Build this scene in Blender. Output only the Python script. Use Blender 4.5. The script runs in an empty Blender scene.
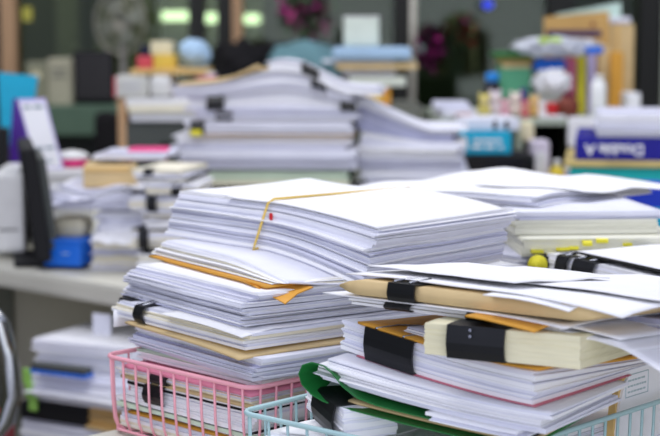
import bpy, bmesh, math, random
from mathutils import Vector, Matrix, noise
C = bpy.context.scene.collection
R = math.radians
rnd = random.Random(7)

# ------------------------------------------------------------------ camera
F_PX, PITCH, CZ = 1600.0, R(6.4), 1.08
CP, SP = math.cos(PITCH), math.sin(PITCH)
cam = bpy.data.cameras.new('camera'); cam.sensor_width = 36; cam.lens = 36 * F_PX / 660
cam.clip_start = .05; cam.clip_end = 60
co = bpy.data.objects.new('camera', cam); C.objects.link(co)
co.location = (0, 0, CZ); co.rotation_euler = (math.pi / 2 - PITCH, 0, 0)
cam.dof.use_dof = True; cam.dof.focus_distance = 1.12; cam.dof.aperture_fstop = 8.5
bpy.context.scene.camera = co
vs = bpy.context.scene.view_settings
vs.view_transform = 'Standard'; vs.look = 'None'; vs.gamma = 1; vs.exposure = 0.0

def ray(px, py):
    a = (px - 330) / F_PX; b = (218 - py) / F_PX
    return a, CP + b * SP, -SP + b * CP
def at(px, py, Y):                       # world point seen at a pixel, at depth Y
    d = ray(px, py); t = Y / d[1]
    return Vector((d[0] * t, Y, CZ + d[2] * t))
def onz(px, py, z):                      # world x,y seen at a pixel, on the level z
    d = ray(px, py); t = (z - CZ) / d[2]
    return Vector((d[0] * t, d[1] * t))

# ------------------------------------------------------------------ materials
def lin(c):
    return tuple((v / 255 / 12.92 if v / 255 <= .04045 else ((v / 255 + .055) / 1.055) ** 2.4) for v in c)
MATS = {}
def mat(name, rgb, rough=.6, metal=0, var=.06, scale=30, bump=.05, spec=.3, emit=0, trans=0, stretch=(1, 1, 1)):
    if name in MATS: return MATS[name]
    m = bpy.data.materials.new(name); m.use_nodes = True
    nt = m.node_tree; b = nt.nodes['Principled BSDF']
    c = lin(rgb)
    tc = nt.nodes.new('ShaderNodeTexCoord'); mp = nt.nodes.new('ShaderNodeMapping')
    mp.inputs['Scale'].default_value = stretch
    nz = nt.nodes.new('ShaderNodeTexNoise'); nz.inputs['Scale'].default_value = scale; nz.inputs['Detail'].default_value = 4
    nt.links.new(tc.outputs['Object'], mp.inputs[0]); nt.links.new(mp.outputs[0], nz.inputs['Vector'])
    r = nt.nodes.new('ShaderNodeValToRGB')
    r.color_ramp.elements[0].position = .3; r.color_ramp.elements[1].position = .7
    r.color_ramp.elements[0].color = tuple(max(0, v * (1 - var)) for v in c) + (1,)
    r.color_ramp.elements[1].color = tuple(min(1, v * (1 + var)) for v in c) + (1,)
    nt.links.new(nz.outputs['Fac'], r.inputs[0]); nt.links.new(r.outputs[0], b.inputs['Base Color'])
    if bump:
        bp = nt.nodes.new('ShaderNodeBump'); bp.inputs['Strength'].default_value = bump; bp.inputs['Distance'].default_value = .002
        nt.links.new(nz.outputs['Fac'], bp.inputs['Height']); nt.links.new(bp.outputs[0], b.inputs['Normal'])
    b.inputs['Roughness'].default_value = rough; b.inputs['Metallic'].default_value = metal
    b.inputs['Specular IOR Level'].default_value = spec
    if trans: b.inputs['Transmission Weight'].default_value = trans
    if emit:
        b.inputs['Emission Color'].default_value = c + (1,); b.inputs['Emission Strength'].default_value = emit
    MATS[name] = m
    return m
W1 = mat('paper_white', (241, 241, 243), .75, spec=.2, var=.02)
W2 = mat('paper_cool', (226, 227, 237), .75, spec=.2, var=.03)
W3 = mat('paper_cream', (238, 232, 210), .75, spec=.2, var=.03)
W4 = mat('paper_grey', (210, 211, 226), .75, spec=.2, var=.04)
W5 = mat('paper_ink_shade_edge', (180, 182, 208), .75, spec=.2, var=.08)  # inked edge tone, darkened to deepen the shade between leaves
PGREEN = mat('paper_pale_green', (205, 222, 198), .75)
PPINK = mat('paper_pink', (226, 138, 165), .75)
BOOK = mat('book_pages', (232, 226, 192), .8, var=.05, scale=60, stretch=(1, 1, 14))
BOOKL = mat('book_pages_pale', (228, 227, 210), .8, var=.05, scale=60, stretch=(1, 1, 14))
MANILA = mat('manila', (222, 186, 120), .65, var=.07, scale=18)
ORANGE = mat('manila_orange', (218, 158, 60), .6, var=.07, scale=18)
TAN = mat('kraft_tan', (214, 188, 138), .65, var=.08, scale=22)
CARD = mat('cardboard', (196, 158, 96), .8, var=.08, scale=12)
BLK = mat('clip_black', (20, 21, 23), .38, spec=.4, var=.15)
BLKM = mat('black_matte', (22, 22, 24), .7)
WIRE = mat('clip_wire', (170, 172, 178), .25, 1)
PINKW = mat('pink_coated_wire', (244, 172, 184), .4, var=.04, bump=0)
MINTW = mat('mint_coated_wire', (172, 204, 206), .4, var=.05, bump=0)
GREENF = mat('green_folder', (36, 122, 58), .4, var=.1)
LGREEN = mat('light_green_card', (150, 190, 140), .6)
RED = mat('red', (200, 40, 45), .5)
BAND = mat('rubber_band', (222, 190, 98), .5)
YEL = mat('yellow_note', (232, 222, 60), .6)
BLUE = mat('blue_plastic', (30, 108, 214), .4)
NAVY = mat('navy_print', (22, 18, 140), .45)
TEAL = mat('teal_card', (20, 178, 178), .5)
CYAN = mat('cyan_folder', (20, 170, 205), .45)
PURPLE = mat('purple_folder', (74, 36, 140), .45)
LAV = mat('lavender_cover', (190, 180, 225), .6)
MAG = mat('magenta', (235, 60, 135), .5)
WPL = mat('white_plastic', (226, 226, 224), .4)
LAM = mat('desk_laminate', (206, 204, 190), .45, var=.04, scale=8)
GREYM = mat('grey_metal', (120, 122, 112), .5, var=.06)
DGREY = mat('dark_grey_metal', (74, 78, 76), .5)
SILVER = mat('silver_metal', (185, 180, 165), .3, .9)
OLIVE = mat('olive_wall', (92, 96, 76), .8, var=.08, scale=3)
TEALC = mat('teal_cloth', (112, 152, 158), .9, var=.15, scale=25, bump=.3)
BLKC = mat('black_cloth', (24, 22, 24), .9, var=.2, scale=25, bump=.3)
GGREEN = mat('sage_metal', (88, 112, 92), .5)
WOOD = mat('tan_wood', (196, 158, 120), .6, var=.1, scale=10, stretch=(6, 6, 1))
CHROME = mat('chrome', (190, 192, 190), .18, 1)
LIME = mat('lime_tag', (150, 200, 96), .5)
PALEBLUE = mat('pale_blue', (170, 200, 226), .6)
CREAM = mat('cream_card', (236, 226, 188), .6)
YOR = mat('yellow_card', (238, 200, 84), .6)
ROSE = mat('rose_card', (214, 84, 96), .6)
BROWN = mat('brown_wicker', (120, 58, 44), .6, var=.2, scale=60)
INK = mat('grey_ink', (120, 140, 150), .7, bump=0)

# ------------------------------------------------------------------ mesh helpers
def mesh_obj(name, verts, faces, mats, midx=None, parent=None, loc=None, smooth=None):
    if loc is None: loc = Vector(parent['_loc']) if parent is not None and '_loc' in parent.keys() else Vector((0, 0, 0))
    loc = Vector(loc)
    me = bpy.data.meshes.new(name)
    me.from_pydata([tuple(Vector(v) - loc) for v in verts], [], faces)
    if not isinstance(mats, (list, tuple)): mats = [mats]
    for m in mats: me.materials.append(m)
    if midx: me.polygons.foreach_set('material_index', midx)
    if smooth is True: me.polygons.foreach_set('use_smooth', [True] * len(faces))
    elif smooth: me.polygons.foreach_set('use_smooth', smooth)
    me.update()
    o = bpy.data.objects.new(name, me); C.objects.link(o)
    if parent is None: o.location = loc
    else: o.parent = parent
    o['_loc'] = tuple(loc)
    return o
def empty(name, loc):
    o = bpy.data.objects.new(name, None); C.objects.link(o); o.location = loc; o.empty_display_size = .05
    o['_loc'] = tuple(loc); return o
def tag(o, label, cat, group=None):
    o['label'] = label; o['category'] = cat
    if group: o['group'] = group
    return o
def struct(o): o['kind'] = 'structure'; return o

class MB:
    def __init__(s): s.v = []; s.f = []; s.m = []; s.s = []
    def add(s, v, f, m=0, sm=False):
        n = len(s.v); s.v += [Vector(p) for p in v]
        s.f += [tuple(i + n for i in q) for q in f]; s.m += [m] * len(f); s.s += [sm] * len(f)
        return s
    def bbox(s, c, size, rz=0, bev=0, m=0, tilt=None, sm=False):
        bm = bmesh.new(); bmesh.ops.create_cube(bm, size=1)
        bmesh.ops.scale(bm, vec=size, verts=bm.verts)
        if bev: bmesh.ops.bevel(bm, geom=bm.edges[:], offset=min(bev, min(size) * .45), segments=2, affect='EDGES', profile=.6)
        M = Matrix.Translation(c) @ Matrix.Rotation(rz, 4, 'Z')
        if tilt: M = M @ Matrix.Rotation(tilt[0], 4, 'X') @ Matrix.Rotation(tilt[1], 4, 'Y')
        bmesh.ops.transform(bm, matrix=M, verts=bm.verts)
        bm.verts.index_update()
        s.add([v.co.copy() for v in bm.verts], [[v.index for v in f.verts] for f in bm.faces], m, sm); bm.free()
        return s
    def tube(s, pts, r, n=8, closed=False, m=0):
        pts = [Vector(p) for p in pts]; k = len(pts); V = []; Fc = []
        up = Vector((0, 0, 1)); prev = None
        for i, p in enumerate(pts):
            a = pts[(i - 1) % k] if closed or i else p; b = pts[(i + 1) % k] if closed or i < k - 1 else p
            t = (b - a).normalized()
            x = t.cross(up) if prev is None else prev - t * prev.dot(t)
            if x.length < 1e-4: x = t.cross(Vector((1, 0, 0)))
            x.normalize(); y = t.cross(x); prev = x
            rr = r[i] if isinstance(r, (list, tuple)) else r
            for j in range(n):
                A = 2 * math.pi * j / n; V.append(p + (x * math.cos(A) + y * math.sin(A)) * rr)
        for i in range(k if closed else k - 1):
            for j in range(n):
                q = (i + 1) % k
                Fc.append((i * n + j, i * n + (j + 1) % n, q * n + (j + 1) % n, q * n + j))
        if not closed: Fc += [tuple(range(n))[::-1], tuple(range((k - 1) * n, k * n))]
        return s.add(V, Fc, m, True)
    def lathe(s, base, prof, n=24, m=0, tilt=None):
        M = Matrix.Translation(base)
        if tilt: M = M @ Matrix.Rotation(tilt[2] if len(tilt) > 2 else 0, 4, 'Z') @ Matrix.Rotation(tilt[0], 4, 'X') @ Matrix.Rotation(tilt[1], 4, 'Y')
        V = []; Fc = []
        for (r, z) in prof:
            for j in range(n):
                A = 2 * math.pi * j / n; V.append(M @ Vector((r * math.cos(A), r * math.sin(A), z)))
        for i in range(len(prof) - 1):
            for j in range(n):
                Fc.append((i * n + j, i * n + (j + 1) % n, (i + 1) * n + (j + 1) % n, (i + 1) * n + j))
        Fc += [tuple(range(n))[::-1], tuple(range((len(prof) - 1) * n, len(prof) * n))]
        return s.add(V, Fc, m, True)
    def blob(s, c, rad, seed=0, amp=.15, fr=3, m=0, sub=4, flat=None, rz=0):
        bm = bmesh.new(); bmesh.ops.create_icosphere(bm, subdivisions=sub, radius=1)
        V = []; M = Matrix.Rotation(rz, 3, 'Z')
        for v in bm.verts:
            p = v.co.copy(); d = 1 + amp * noise.noise(p * fr + Vector((seed * 7.3, seed, 0))) + amp * .5 * noise.noise(p * fr * 2.7 + Vector((seed, 3, 9)))
            q = Vector((p.x * rad[0], p.y * rad[1], p.z * rad[2])) * d
            if flat is not None: q.z = max(q.z, flat)
            V.append(Vector(c) + M @ q)
        bm.verts.index_update()
        s.add(V, [[v.index for v in f.verts] for f in bm.faces], m, True); bm.free(); return s
    def build(s, name, mats, parent=None, loc=None):
        if parent is None and loc is None:
            n = len(s.v); loc = Vector((sum(v.x for v in s.v) / n, sum(v.y for v in s.v) / n, min(v.z for v in s.v)))
        return mesh_obj(name, s.v, s.f, mats, s.m, parent, loc, s.s)

def nz1(a, b, c=0.): return noise.noise(Vector((a, b, c)))
def sst(x): x = max(0., min(1., x)); return x * x * (3 - 2 * x)

# ------------------------------------------------------------------ stacks of sheets
class Lay:
    """footprint of a sheaf: front corner, direction of its left-hand face, lengths, level and sag"""
    def __init__(s, F, ang, l, r, D=None, lean=(0, 0)):
        s.F = Vector(F[:2]); a = R(ang); s.e1 = Vector((math.cos(a), math.sin(a))); s.e2 = Vector((s.e1.y, -s.e1.x))
        s.l, s.r = l, r; s.D = D or (lambda x, y, z: 0.); s.lean = lean; s.z0 = 0; s.t = 1
    def w(s, u, v, z):
        h = (z - s.z0) / s.t if s.t else 0
        p = s.F + s.e1 * (u + s.lean[0] * (1 - h)) + s.e2 * (v + s.lean[1] * (1 - h))
        return Vector((p.x, p.y, z + s.D(p.x, p.y, z)))

WH = [(W1, 5), (W2, 4), (W4, 2), (W5, .5)]
CR = [(W3, 6), (W1, 2), (W4, .6)]
MX = [(W1, 4), (W2, 3), (W3, 2), (W4, 1.5), (W5, .7)]
def block(lay, z0, t, mats=WH, seed=0, lt=.0012, jit=.0016, gap=.42, ginset=.005, wave=.5, nu=16, nv=14, fan=0, name='paper_block', parent=None, top=None, loc=None):
    """a pile of sheets as one closed skin: each layer of leaves has its own edge, with slits between"""
    rg = random.Random(seed); lay.z0 = z0; lay.t = t
    l, r = lay.l, lay.r
    per = [(0, j / nv) for j in range(nv)] + [(i / nu, 1) for i in range(nu)] + [(1, 1 - j / nv) for j in range(nv)] + [(1 - i / nu, 0) for i in range(nu)]
    n = len(per)
    hs = [0.]
    while hs[-1] < t: hs.append(hs[-1] + lt * rg.choice([.4, .6, .8, 1, 1, 1.3, 1.8, 2.6]))
    k = t / hs[-1]; hs = [h * k for h in hs]
    ml = [m for m, _ in mats]; wt = [w for _, w in mats]
    V = []; Fc = []; mi = []; sm = []
    def ring(h, o, inset=0, off=0):
        i0 = len(V); f = math.sin(math.pi * min(1, max(0, h / t))) ** .5 if t else 0
        for q, (a, b) in enumerate(per):
            u = inset + a * (l - 2 * inset); v = inset + b * (r - 2 * inset)
            ou, ov, sk, s2 = o
            u += (ou + sk * (b - .5)); v += (ov - sk * (a - .5) + s2 * nz1(q * .35, s2 * 900, seed))
            z = h + f * wave * lt * 1.5 * nz1(a * 3.1 + h * 160 + seed, b * 3.1 - h * 70, h * 220) + off
            V.append(lay.w(u, v, z0 + max(0, min(t, z))))
        return i0
    def band(a, b, m):
        for q in range(n):
            Fc.append((a + q, a + (q + 1) % n, b + (q + 1) % n, b + q)); mi.append(m); sm.append(False)
    last = None; rings = []
    drift = [0, 0]
    for i in range(len(hs) - 1):
        drift = [drift[0] * .8 + rg.gauss(0, jit * .6), drift[1] * .8 + rg.gauss(0, jit * .6)]
        big = rg.choice([1, 1, 1, 1, 1, 2.6])
        o = (drift[0] + rg.gauss(0, jit * .5) * big - fan * (i / len(hs) - .5), drift[1] + rg.gauss(0, jit * .5) * big, rg.gauss(0, jit * .7), jit * .3)
        m = rg.choices(range(len(ml)), wt)[0]
        if top is not None and i == len(hs) - 2: m = top
        a = ring(hs[i], o)
        if last is None: first = a
        elif rg.random() < gap:
            c = ring(hs[i], lo, ginset, 0); d = ring(hs[i], o, ginset, .0002); band(last, c, lm); band(c, d, m); band(d, a, m)
        else: band(last, a, m)
        b = ring(hs[i + 1], o); band(a, b, m); last = b; lo = o; lm = m
    # caps
    def cap(i0, o, z, flip, m):
        idx = {}
        q = 0
        for (a, b) in per: idx[(round(a * nu), round(b * nv))] = i0 + q; q += 1
        ou, ov, sk, s2 = o
        for i in range(1, nu):
            for j in range(1, nv):
                idx[(i, j)] = len(V); a, b = i / nu, j / nv
                V.append(lay.w(a * l + ou + sk * (b - .5), b * r + ov - sk * (a - .5), z))
        for i in range(nu):
            for j in range(nv):
                f = (idx[(i, j)], idx[(i, j + 1)], idx[(i + 1, j + 1)], idx[(i + 1, j)])
                Fc.append(f[::-1] if flip else f); mi.append(m); sm.append(True)
    cap(last, lo, z0 + t, False, lm); cap(first, (0, 0, 0, 0), z0, True, 0)
    return mesh_obj(name, V, Fc, ml, mi, parent, loc, sm)

def clip(lay, side, s, w, depth, parent, z0=None, z1=None, handle=True, bulge=.003, m=BLK, name='binder_clip'):
    """black binder clip biting an edge: spine over the leaves, a jaw above and below, wire handle on top"""
    z0 = lay.z0 if z0 is None else z0; z1 = lay.z0 + lay.t if z1 is None else z1
    def W(a, nn, z):
        if side == 'L': u, v = a, nn
        elif side == 'R': u, v = nn, a
        elif side == 'E': u, v = lay.l - nn, a
        else: u, v = a, lay.r - nn
        return lay.w(u, v, z)
    mid = (z0 + z1) / 2; e = .0012; o = -.0035
    prof = [(depth, z1 + .0006), (depth * .5, z1 + .0012), (o, z1 + e), (o - bulge * .7, z1 - (z1 - z0) * .25), (o - bulge, mid), (o - bulge * .7, z0 + (z1 - z0) * .25), (o, z0 - e * .2), (depth * .5, z0 - .0003), (depth, z0 + .0002)]
    inner = [(depth, z1 + .0001), (depth * .5, z1 + .0003), (o + .0012, z1 + .0002), (o + .0012 - bulge * .6, mid + (z1 - z0) * .25), (o + .0012 - bulge * .8, mid), (o + .0012 - bulge * .6, mid - (z1 - z0) * .25), (o + .0012, z0 + .0006), (depth * .5, z0 + .0004), (depth, z0 + .0008)]
    sec = prof + inner[::-1]; k = len(sec); ns = 6; V = []; Fc = []
    for i in range(ns + 1):
        a = s - w / 2 + w * i / ns
        V += [W(a, nn, z) for nn, z in sec]
    for i in range(ns):
        for j in range(k): Fc.append((i * k + j, i * k + (j + 1) % k, (i + 1) * k + (j + 1) % k, (i + 1) * k + j))
    for i0 in (0, ns * k):
        for j in range(len(prof) - 1): Fc.append((i0 + j, i0 + j + 1, i0 + k - 2 - j, i0 + k - 1 - j))
    bm = bmesh.new(); vv = [bm.verts.new(v) for v in V]
    for f in Fc: bm.faces.new([vv[i] for i in f])
    bmesh.ops.recalc_face_normals(bm, faces=bm.faces[:]); bm.verts.index_update()
    Fc = [[v.index for v in f.verts] for f in bm.faces]; bm.free()
    c = mesh_obj(name, V, Fc, m, None, parent, parent['_loc'])
    if handle:
        pts = [W(s - w * .28, o + .0005, z1 + .0022), W(s - w * .28, depth * .7, z1 + .003), W(s - w * .16, depth * 1.25, z1 + .003), W(s, depth * 1.4, z1 + .003), W(s + w * .16, depth * 1.25, z1 + .003), W(s + w * .28, depth * .7, z1 + .003), W(s + w * .28, o + .0005, z1 + .0022)]
        b = MB().tube(pts, .0008, 6); mesh_obj('wire_handle', b.v, b.f, WIRE, None, c, parent['_loc'], True)
    return c

def sheaf(name, label, cat, lay, z0, t, group=None, clips=(), **kw):
    lay.z0 = z0; lay.t = t
    base = lay.w(lay.l / 2, lay.r / 2, z0)
    root = empty(name, base); tag(root, label, cat, group)
    block(lay, z0, t, parent=root, loc=base, **kw)
    for c in clips: clip(lay, *c[:4], root, **(c[4] if len(c) > 4 else {}))
    return root

def sheet(name, label, cat, lay, z, t=.0004, mats=W1, curl=(), rip=0, seed=0, nu=22, nv=18, group=None, parent=None, zf=None, edge=0):
    """one thin leaf (or envelope) with two faces and its own curl; curl = [(u,v,radius,rise)]"""
    lay.z0 = z; lay.t = t; V = []; Fc = []
    def P(i, j, up):
        a, b = i / nu, j / nv; u, v = a * lay.l, b * lay.r
        zz = z + (t if up else 0)
        dz = rip * nz1(a * 3 + seed, b * 3, seed)
        for (cu, cv, rad, rise) in curl:
            d = math.hypot(u - cu * lay.l, v - cv * lay.r) / rad
            dz += rise * max(0, 1 - d) ** 1.6
        if zf: dz += zf(a, b)
        p = lay.w(u, v, zz); p.z += dz; return p
    N = (nu + 1) * (nv + 1); ix = lambda i, j, q: q * N + i * (nv + 1) + j
    for q in (1, 0):
        for i in range(nu + 1):
            for j in range(nv + 1): V.append(P(i, j, q))
    for i in range(nu):
        for j in range(nv):
            f = (ix(i, j, 0), ix(i, j + 1, 0), ix(i + 1, j + 1, 0), ix(i + 1, j, 0)); Fc.append(f)
            Fc.append(tuple(a + N for a in f[::-1]))
    for i in range(nu):
        Fc.append((ix(i, 0, 0), ix(i + 1, 0, 0), ix(i + 1, 0, 1), ix(i, 0, 1))); Fc.append((ix(i + 1, nv, 0), ix(i, nv, 0), ix(i, nv, 1), ix(i + 1, nv, 1)))
    for j in range(nv):
        Fc.append((ix(0, j + 1, 0), ix(0, j, 0), ix(0, j, 1), ix(0, j + 1, 1))); Fc.append((ix(nu, j, 0), ix(nu, j + 1, 0), ix(nu, j + 1, 1), ix(nu, j, 1)))
    o = mesh_obj(name, V, Fc, mats, None, parent, parent['_loc'] if parent is not None else lay.w(lay.l / 2, lay.r / 2, z), True)
    if parent is None: tag(o, label, cat, group)
    return o
# ================================================================== the room
def pbox(name, x0, x1, y0, y1, z0, z1, m, **k):
    return struct(MB().bbox(((x0 + x1) / 2, (y0 + y1) / 2, (z0 + z1) / 2), (x1 - x0, y1 - y0, z1 - z0), **k).build(name, m))
FLOORM = mat('floor_tile', (120, 116, 104), .5, var=.08, scale=4)
pbox('floor', -3.2, 3.2, -.8, 7.7, -.05, 0, FLOORM)
pbox('wall_left', -3.2, -3.1, -.8, 7.7, 0, 2.7, OLIVE)
pbox('wall_right', 3.1, 3.2, -.8, 7.7, 0, 2.7, OLIVE)
pbox('wall_far', -3.1, 3.1, 7.6, 7.7, 0, 2.7, mat('far_wall', (120, 122, 96), .8, var=.2, scale=1.5))
pbox('ceiling_far', -3.1, 3.1, 5.0, 7.6, 2.7, 2.75, OLIVE)
pbox('wall_back', -3.1, 3.1, 5.0, 5.08, 0, .62, OLIVE)
pbox('wall_back_upper', -3.1, 3.1, 5.0, 5.08, 2.2, 2.7, OLIVE)
DARKF = mat('window_frame_dark', (38, 38, 34), .5)
YB = 4.98
def X(px, Y): return (px - 330) / F_PX * Y / (CP) * 1.0
def frame(name, p0, p1, m, dep=.05):
    return pbox(name, X(p0, YB), X(p1, YB), YB - dep + .02, YB + .02, .62, 2.2, m, bev=.003)
frame('trim_1', -14, 7, DARKF); frame('trim_2', 7, 22, WOOD, .06)
frame('trim_3', 191, 207, DARKF); frame('trim_4', 219, 234, DARKF); frame('trim_5', 234, 244, WOOD, .06)
frame('trim_6', 393, 408, DARKF); frame('trim_7', 408, 415, SILVER, .04)
frame('trim_8', 544, 570, DARKF, .04); frame('trim_9', 634, 655, DARKF); frame('trim_10', 657, 664, mat('pale_jamb', (196, 204, 186), .5), .05)
# window panes: real glass, a dim second room lies behind
gm = bpy.data.materials.new('window_glass'); gm.use_nodes = True; nt = gm.node_tree
for nd in list(nt.nodes): nt.nodes.remove(nd)
out = nt.nodes.new('ShaderNodeOutputMaterial'); mx = nt.nodes.new('ShaderNodeMixShader'); tr = nt.nodes.new('ShaderNodeBsdfTransparent'); gl = nt.nodes.new('ShaderNodeBsdfGlossy')
tr.inputs[0].default_value = (.72, .78, .66, 1); gl.inputs[0].default_value = (.8, .85, .8, 1); gl.inputs['Roughness'].default_value = .05; mx.inputs[0].default_value = .03
nt.links.new(tr.outputs[0], mx.inputs[1]); nt.links.new(gl.outputs[0], mx.inputs[2]); nt.links.new(mx.outputs[0], out.inputs[0])
for i, (a, b) in enumerate([(-500, -14), (22, 191), (207, 219), (244, 393), (415, 544), (570, 634), (664, 1100)]):
    pbox('window_%d' % (i + 1), X(a, YB), X(b, YB), 5.0, 5.008, .62, 2.2, gm)
# dim second room: tall dark cabinets and lamps
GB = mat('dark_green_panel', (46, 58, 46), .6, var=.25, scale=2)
def far_cab(name, p0, p1, y0, Y, m, label, dep=.4, doors=2):
    a, b = at(p0, y0, Y), at(p1, y0, Y); e = empty(name, ((a.x + b.x) / 2, Y + dep / 2, 0)); tag(e, label, 'cabinet')
    MB().bbox(((a.x + b.x) / 2, Y + dep / 2, a.z / 2), (b.x - a.x, dep, a.z), 0, .01).build('body', m, e)
    for d in range(doors):
        w = (b.x - a.x) / doors; cx = a.x + w * (d + .5)
        dd = MB().bbox((cx, Y - .011, a.z / 2), (w - .02, .02, a.z - .08), 0, .005).build('door', m, e)
        MB().bbox((cx + w * .35, Y - .031, 1.0), (.015, .02, .12), 0, .004).build('handle', SILVER, dd)
    return e
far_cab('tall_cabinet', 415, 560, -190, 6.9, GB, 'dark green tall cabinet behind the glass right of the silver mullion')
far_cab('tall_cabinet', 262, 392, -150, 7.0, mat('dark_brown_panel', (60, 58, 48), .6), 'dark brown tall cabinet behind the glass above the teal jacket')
far_cab('tall_cabinet', 118, 151, -120, 7.05, mat('pale_olive_lit_panel', (176, 178, 146), .6), 'added pale olive tall cabinet lightening the glass right of the standing fan')  # cabinet added so its pale colour reads as lit panels
far_cab('tall_cabinet', 52, 78, -120, 6.6, mat('grey_locker', (150, 150, 136), .5), 'narrow grey locker behind the glass at the left', .4, 1)
far_cab('low_cabinet', 80, 118, 2, 7.1, mat('beige_locker', (186, 186, 156), .6), 'beige low cabinet behind the standing fan', .4, 1)
LAMP = mat('lamp_tube', (225, 245, 215), .5, bump=0, emit=3)
for (a, b, y, lab) in [(158, 192, 16, 'leftmost of the glowing tube lamps seen through the glass, left of the dark mullion'), (203, 222, 18, 'short glowing tube lamp between the two dark mullions'), (245, 259, 19, 'short glowing tube lamp right of the tan wooden mullion')]:
    p, q = at(a, y, 7.55), at(b, y, 7.55); e = empty('tube_lamp', ((p.x + q.x) / 2, 7.58, p.z)); tag(e, lab, 'lamp', 'tube lamps behind the glass')
    MB().tube([p, q], .022, 10).build('tube', LAMP, e); MB().bbox(((p.x + q.x) / 2, 7.585, p.z), (q.x - p.x + .03, .03, .03), 0, .004).build('lamp_housing', WPL, e)

# desks
LEGM = DGREY
def desk(label, org, d1a, d1b, d2a, d2b, z, t, ang, m, apron=None):
    e1 = Vector((math.cos(R(ang)), math.sin(R(ang)))); e2 = Vector((-e1.y, e1.x)); o = Vector(org[:2])
    c = o + e1 * (d1a + d1b) / 2 + e2 * (d2a + d2b) / 2
    e = empty('desk', (c.x, c.y, 0)); tag(e, label, 'desk')
    MB().bbox((c.x, c.y, z - t / 2), (d1b - d1a, d2b - d2a, t), R(ang), .008).build('desktop', m, e)
    for a in (d1a + .05, d1b - .05):
        for b in (d2a + .06, d2b - .06):
            p = o + e1 * a + e2 * b
            MB().bbox((p.x, p.y, (z - t) / 2), (.04, .04, z - t), R(ang), .004).build('leg', LEGM, e)
    if apron:
        for (a, b, cx, cy, zz0, zz1, mm, nm) in apron:
            p = o + e1 * cx + e2 * cy
            MB().bbox((p.x, p.y, (zz0 + zz1) / 2), (a, b, zz1 - zz0), R(ang), .003).build(nm, mm, e)
    return e
PL = Lay((-.0572, 1.139), 135, .176, .27)
T0 = PL.w(PL.l + .006, 0, 0)
desk('pale work table under the wire baskets and the two near paper piles', T0, 0, .66, -.16, .68, .765, .03, -45, LAM)
DA = -42
MOD = mat('modesty_panel', (196, 190, 168), .6, var=.05, scale=6)
DL = (-.05, 1.86)
desk('pale grey desk at the left whose thick edge runs towards the near pile', DL, -1.7, 0, 0, .7, .76, .03, DA, LAM,
     [(1.5, .02, -.85, .21, .16, .729, MOD, 'back_panel'), (1.5, .27, -.85, .062, .475, .495, GREYM, 'lower_shelf'), (.02, .19, -.80, .1, .4955, .729, GREYM, 'side_panel')])
desk('second pale desk butted behind the left desk, below the far clutter', DL, -1.58, 0, .702, 1.5, .76, .03, DA, LAM)
desk('pale desk at the right carrying the blue box of printing paper', DL, .002, .8, .36, 1.5, .76, .03, DA, LAM)

# ================================================================== wire baskets
def basket(name, label, lay, z0, z1, m, rw=.0018, ww=.00105, n1=11, n2=17):
    e = empty(name, lay.w(lay.l / 2, lay.r / 2, z0)); tag(e, label, 'basket', 'wire paper baskets')
    def rp(z, ins, rad):
        pts = []
        for (cu, cv, a0) in [(0, 0, 0), (0, 1, 1), (1, 1, 2), (1, 0, 3)]:
            u0 = ins + rad if cu == 0 else lay.l - ins - rad; v0 = ins + rad if cv == 0 else lay.r - ins - rad
            for k in range(6):
                A = math.pi + math.pi / 2 * (k / 5)            # sweep each rounded corner
                A -= a0 * math.pi / 2
                pts.append(((u0, v0), rad, A))
        return [lay.w(c[0] + r * math.cos(a if True else 0), c[1] + r * math.sin(a), z) for c, r, a in pts]
    # corners in walking order need angles that follow the path
    def loop(z, ins, rad):
        P = []
        def arc(u0, v0, s):
            for k in range(7):
                A = s - math.pi / 2 * k / 6
                P.append(lay.w(u0 + rad * math.cos(A), v0 + rad * math.sin(A), z))
        l, r = lay.l, lay.r
        arc(ins + rad, ins + rad, 1.5 * math.pi); arc(ins + rad, r - ins - rad, math.pi); arc(l - ins - rad, r - ins - rad, .5 * math.pi); arc(l - ins - rad, ins + rad, 0)
        return P
    lay.z0 = z0; lay.t = 1
    MB().tube(loop(z1, 0, .012), rw, 10, True).build('rim', m, e)
    MB().tube(loop(z0 + .0026, .004, .012), ww * 1.2, 8, True).build('base_rim', m, e)
    for side in range(4):
        b = MB(); n = n1 if side % 2 == 0 else n2
        for i in range(n):
            f = (i + .6) / (n + .2)
            if side == 0: u, v, du, dv = f * lay.l, 0, 0, 1
            elif side == 1: u, v, du, dv = 0, f * lay.r, 1, 0
            elif side == 2: u, v, du, dv = f * lay.l, lay.r, 0, -1
            else: u, v, du, dv = lay.l, f * lay.r, -1, 0
            b.tube([lay.w(u, v, z1 - .001), lay.w(u + du * .001, v + dv * .001, (z0 + z1) / 2), lay.w(u + du * .003, v + dv * .003, z0 + .012), lay.w(u + du * .006, v + dv * .006, z0 + .004), lay.w(u + du * .016, v + dv * .016, z0 + .0022)], ww, 6)
        b.build('side_wires', m, e)
    b = MB()
    for i in range(8): b.tube([lay.w(lay.l * (i + .5) / 8, .004, z0 + .002), lay.w(lay.l * (i + .5) / 8, lay.r - .004, z0 + .002)], ww, 6)
    b.build('base_wires', m, e)
    return e
ML = Lay((.0837, .9375), 138, .196, .27)
basket('wire_basket', 'pink wire basket under the tall near paper pile', PL, .766, .8275, PINKW)
basket('wire_basket', 'mint wire basket under the near right paper pile', ML, .766, .827, MINTW)

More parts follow.
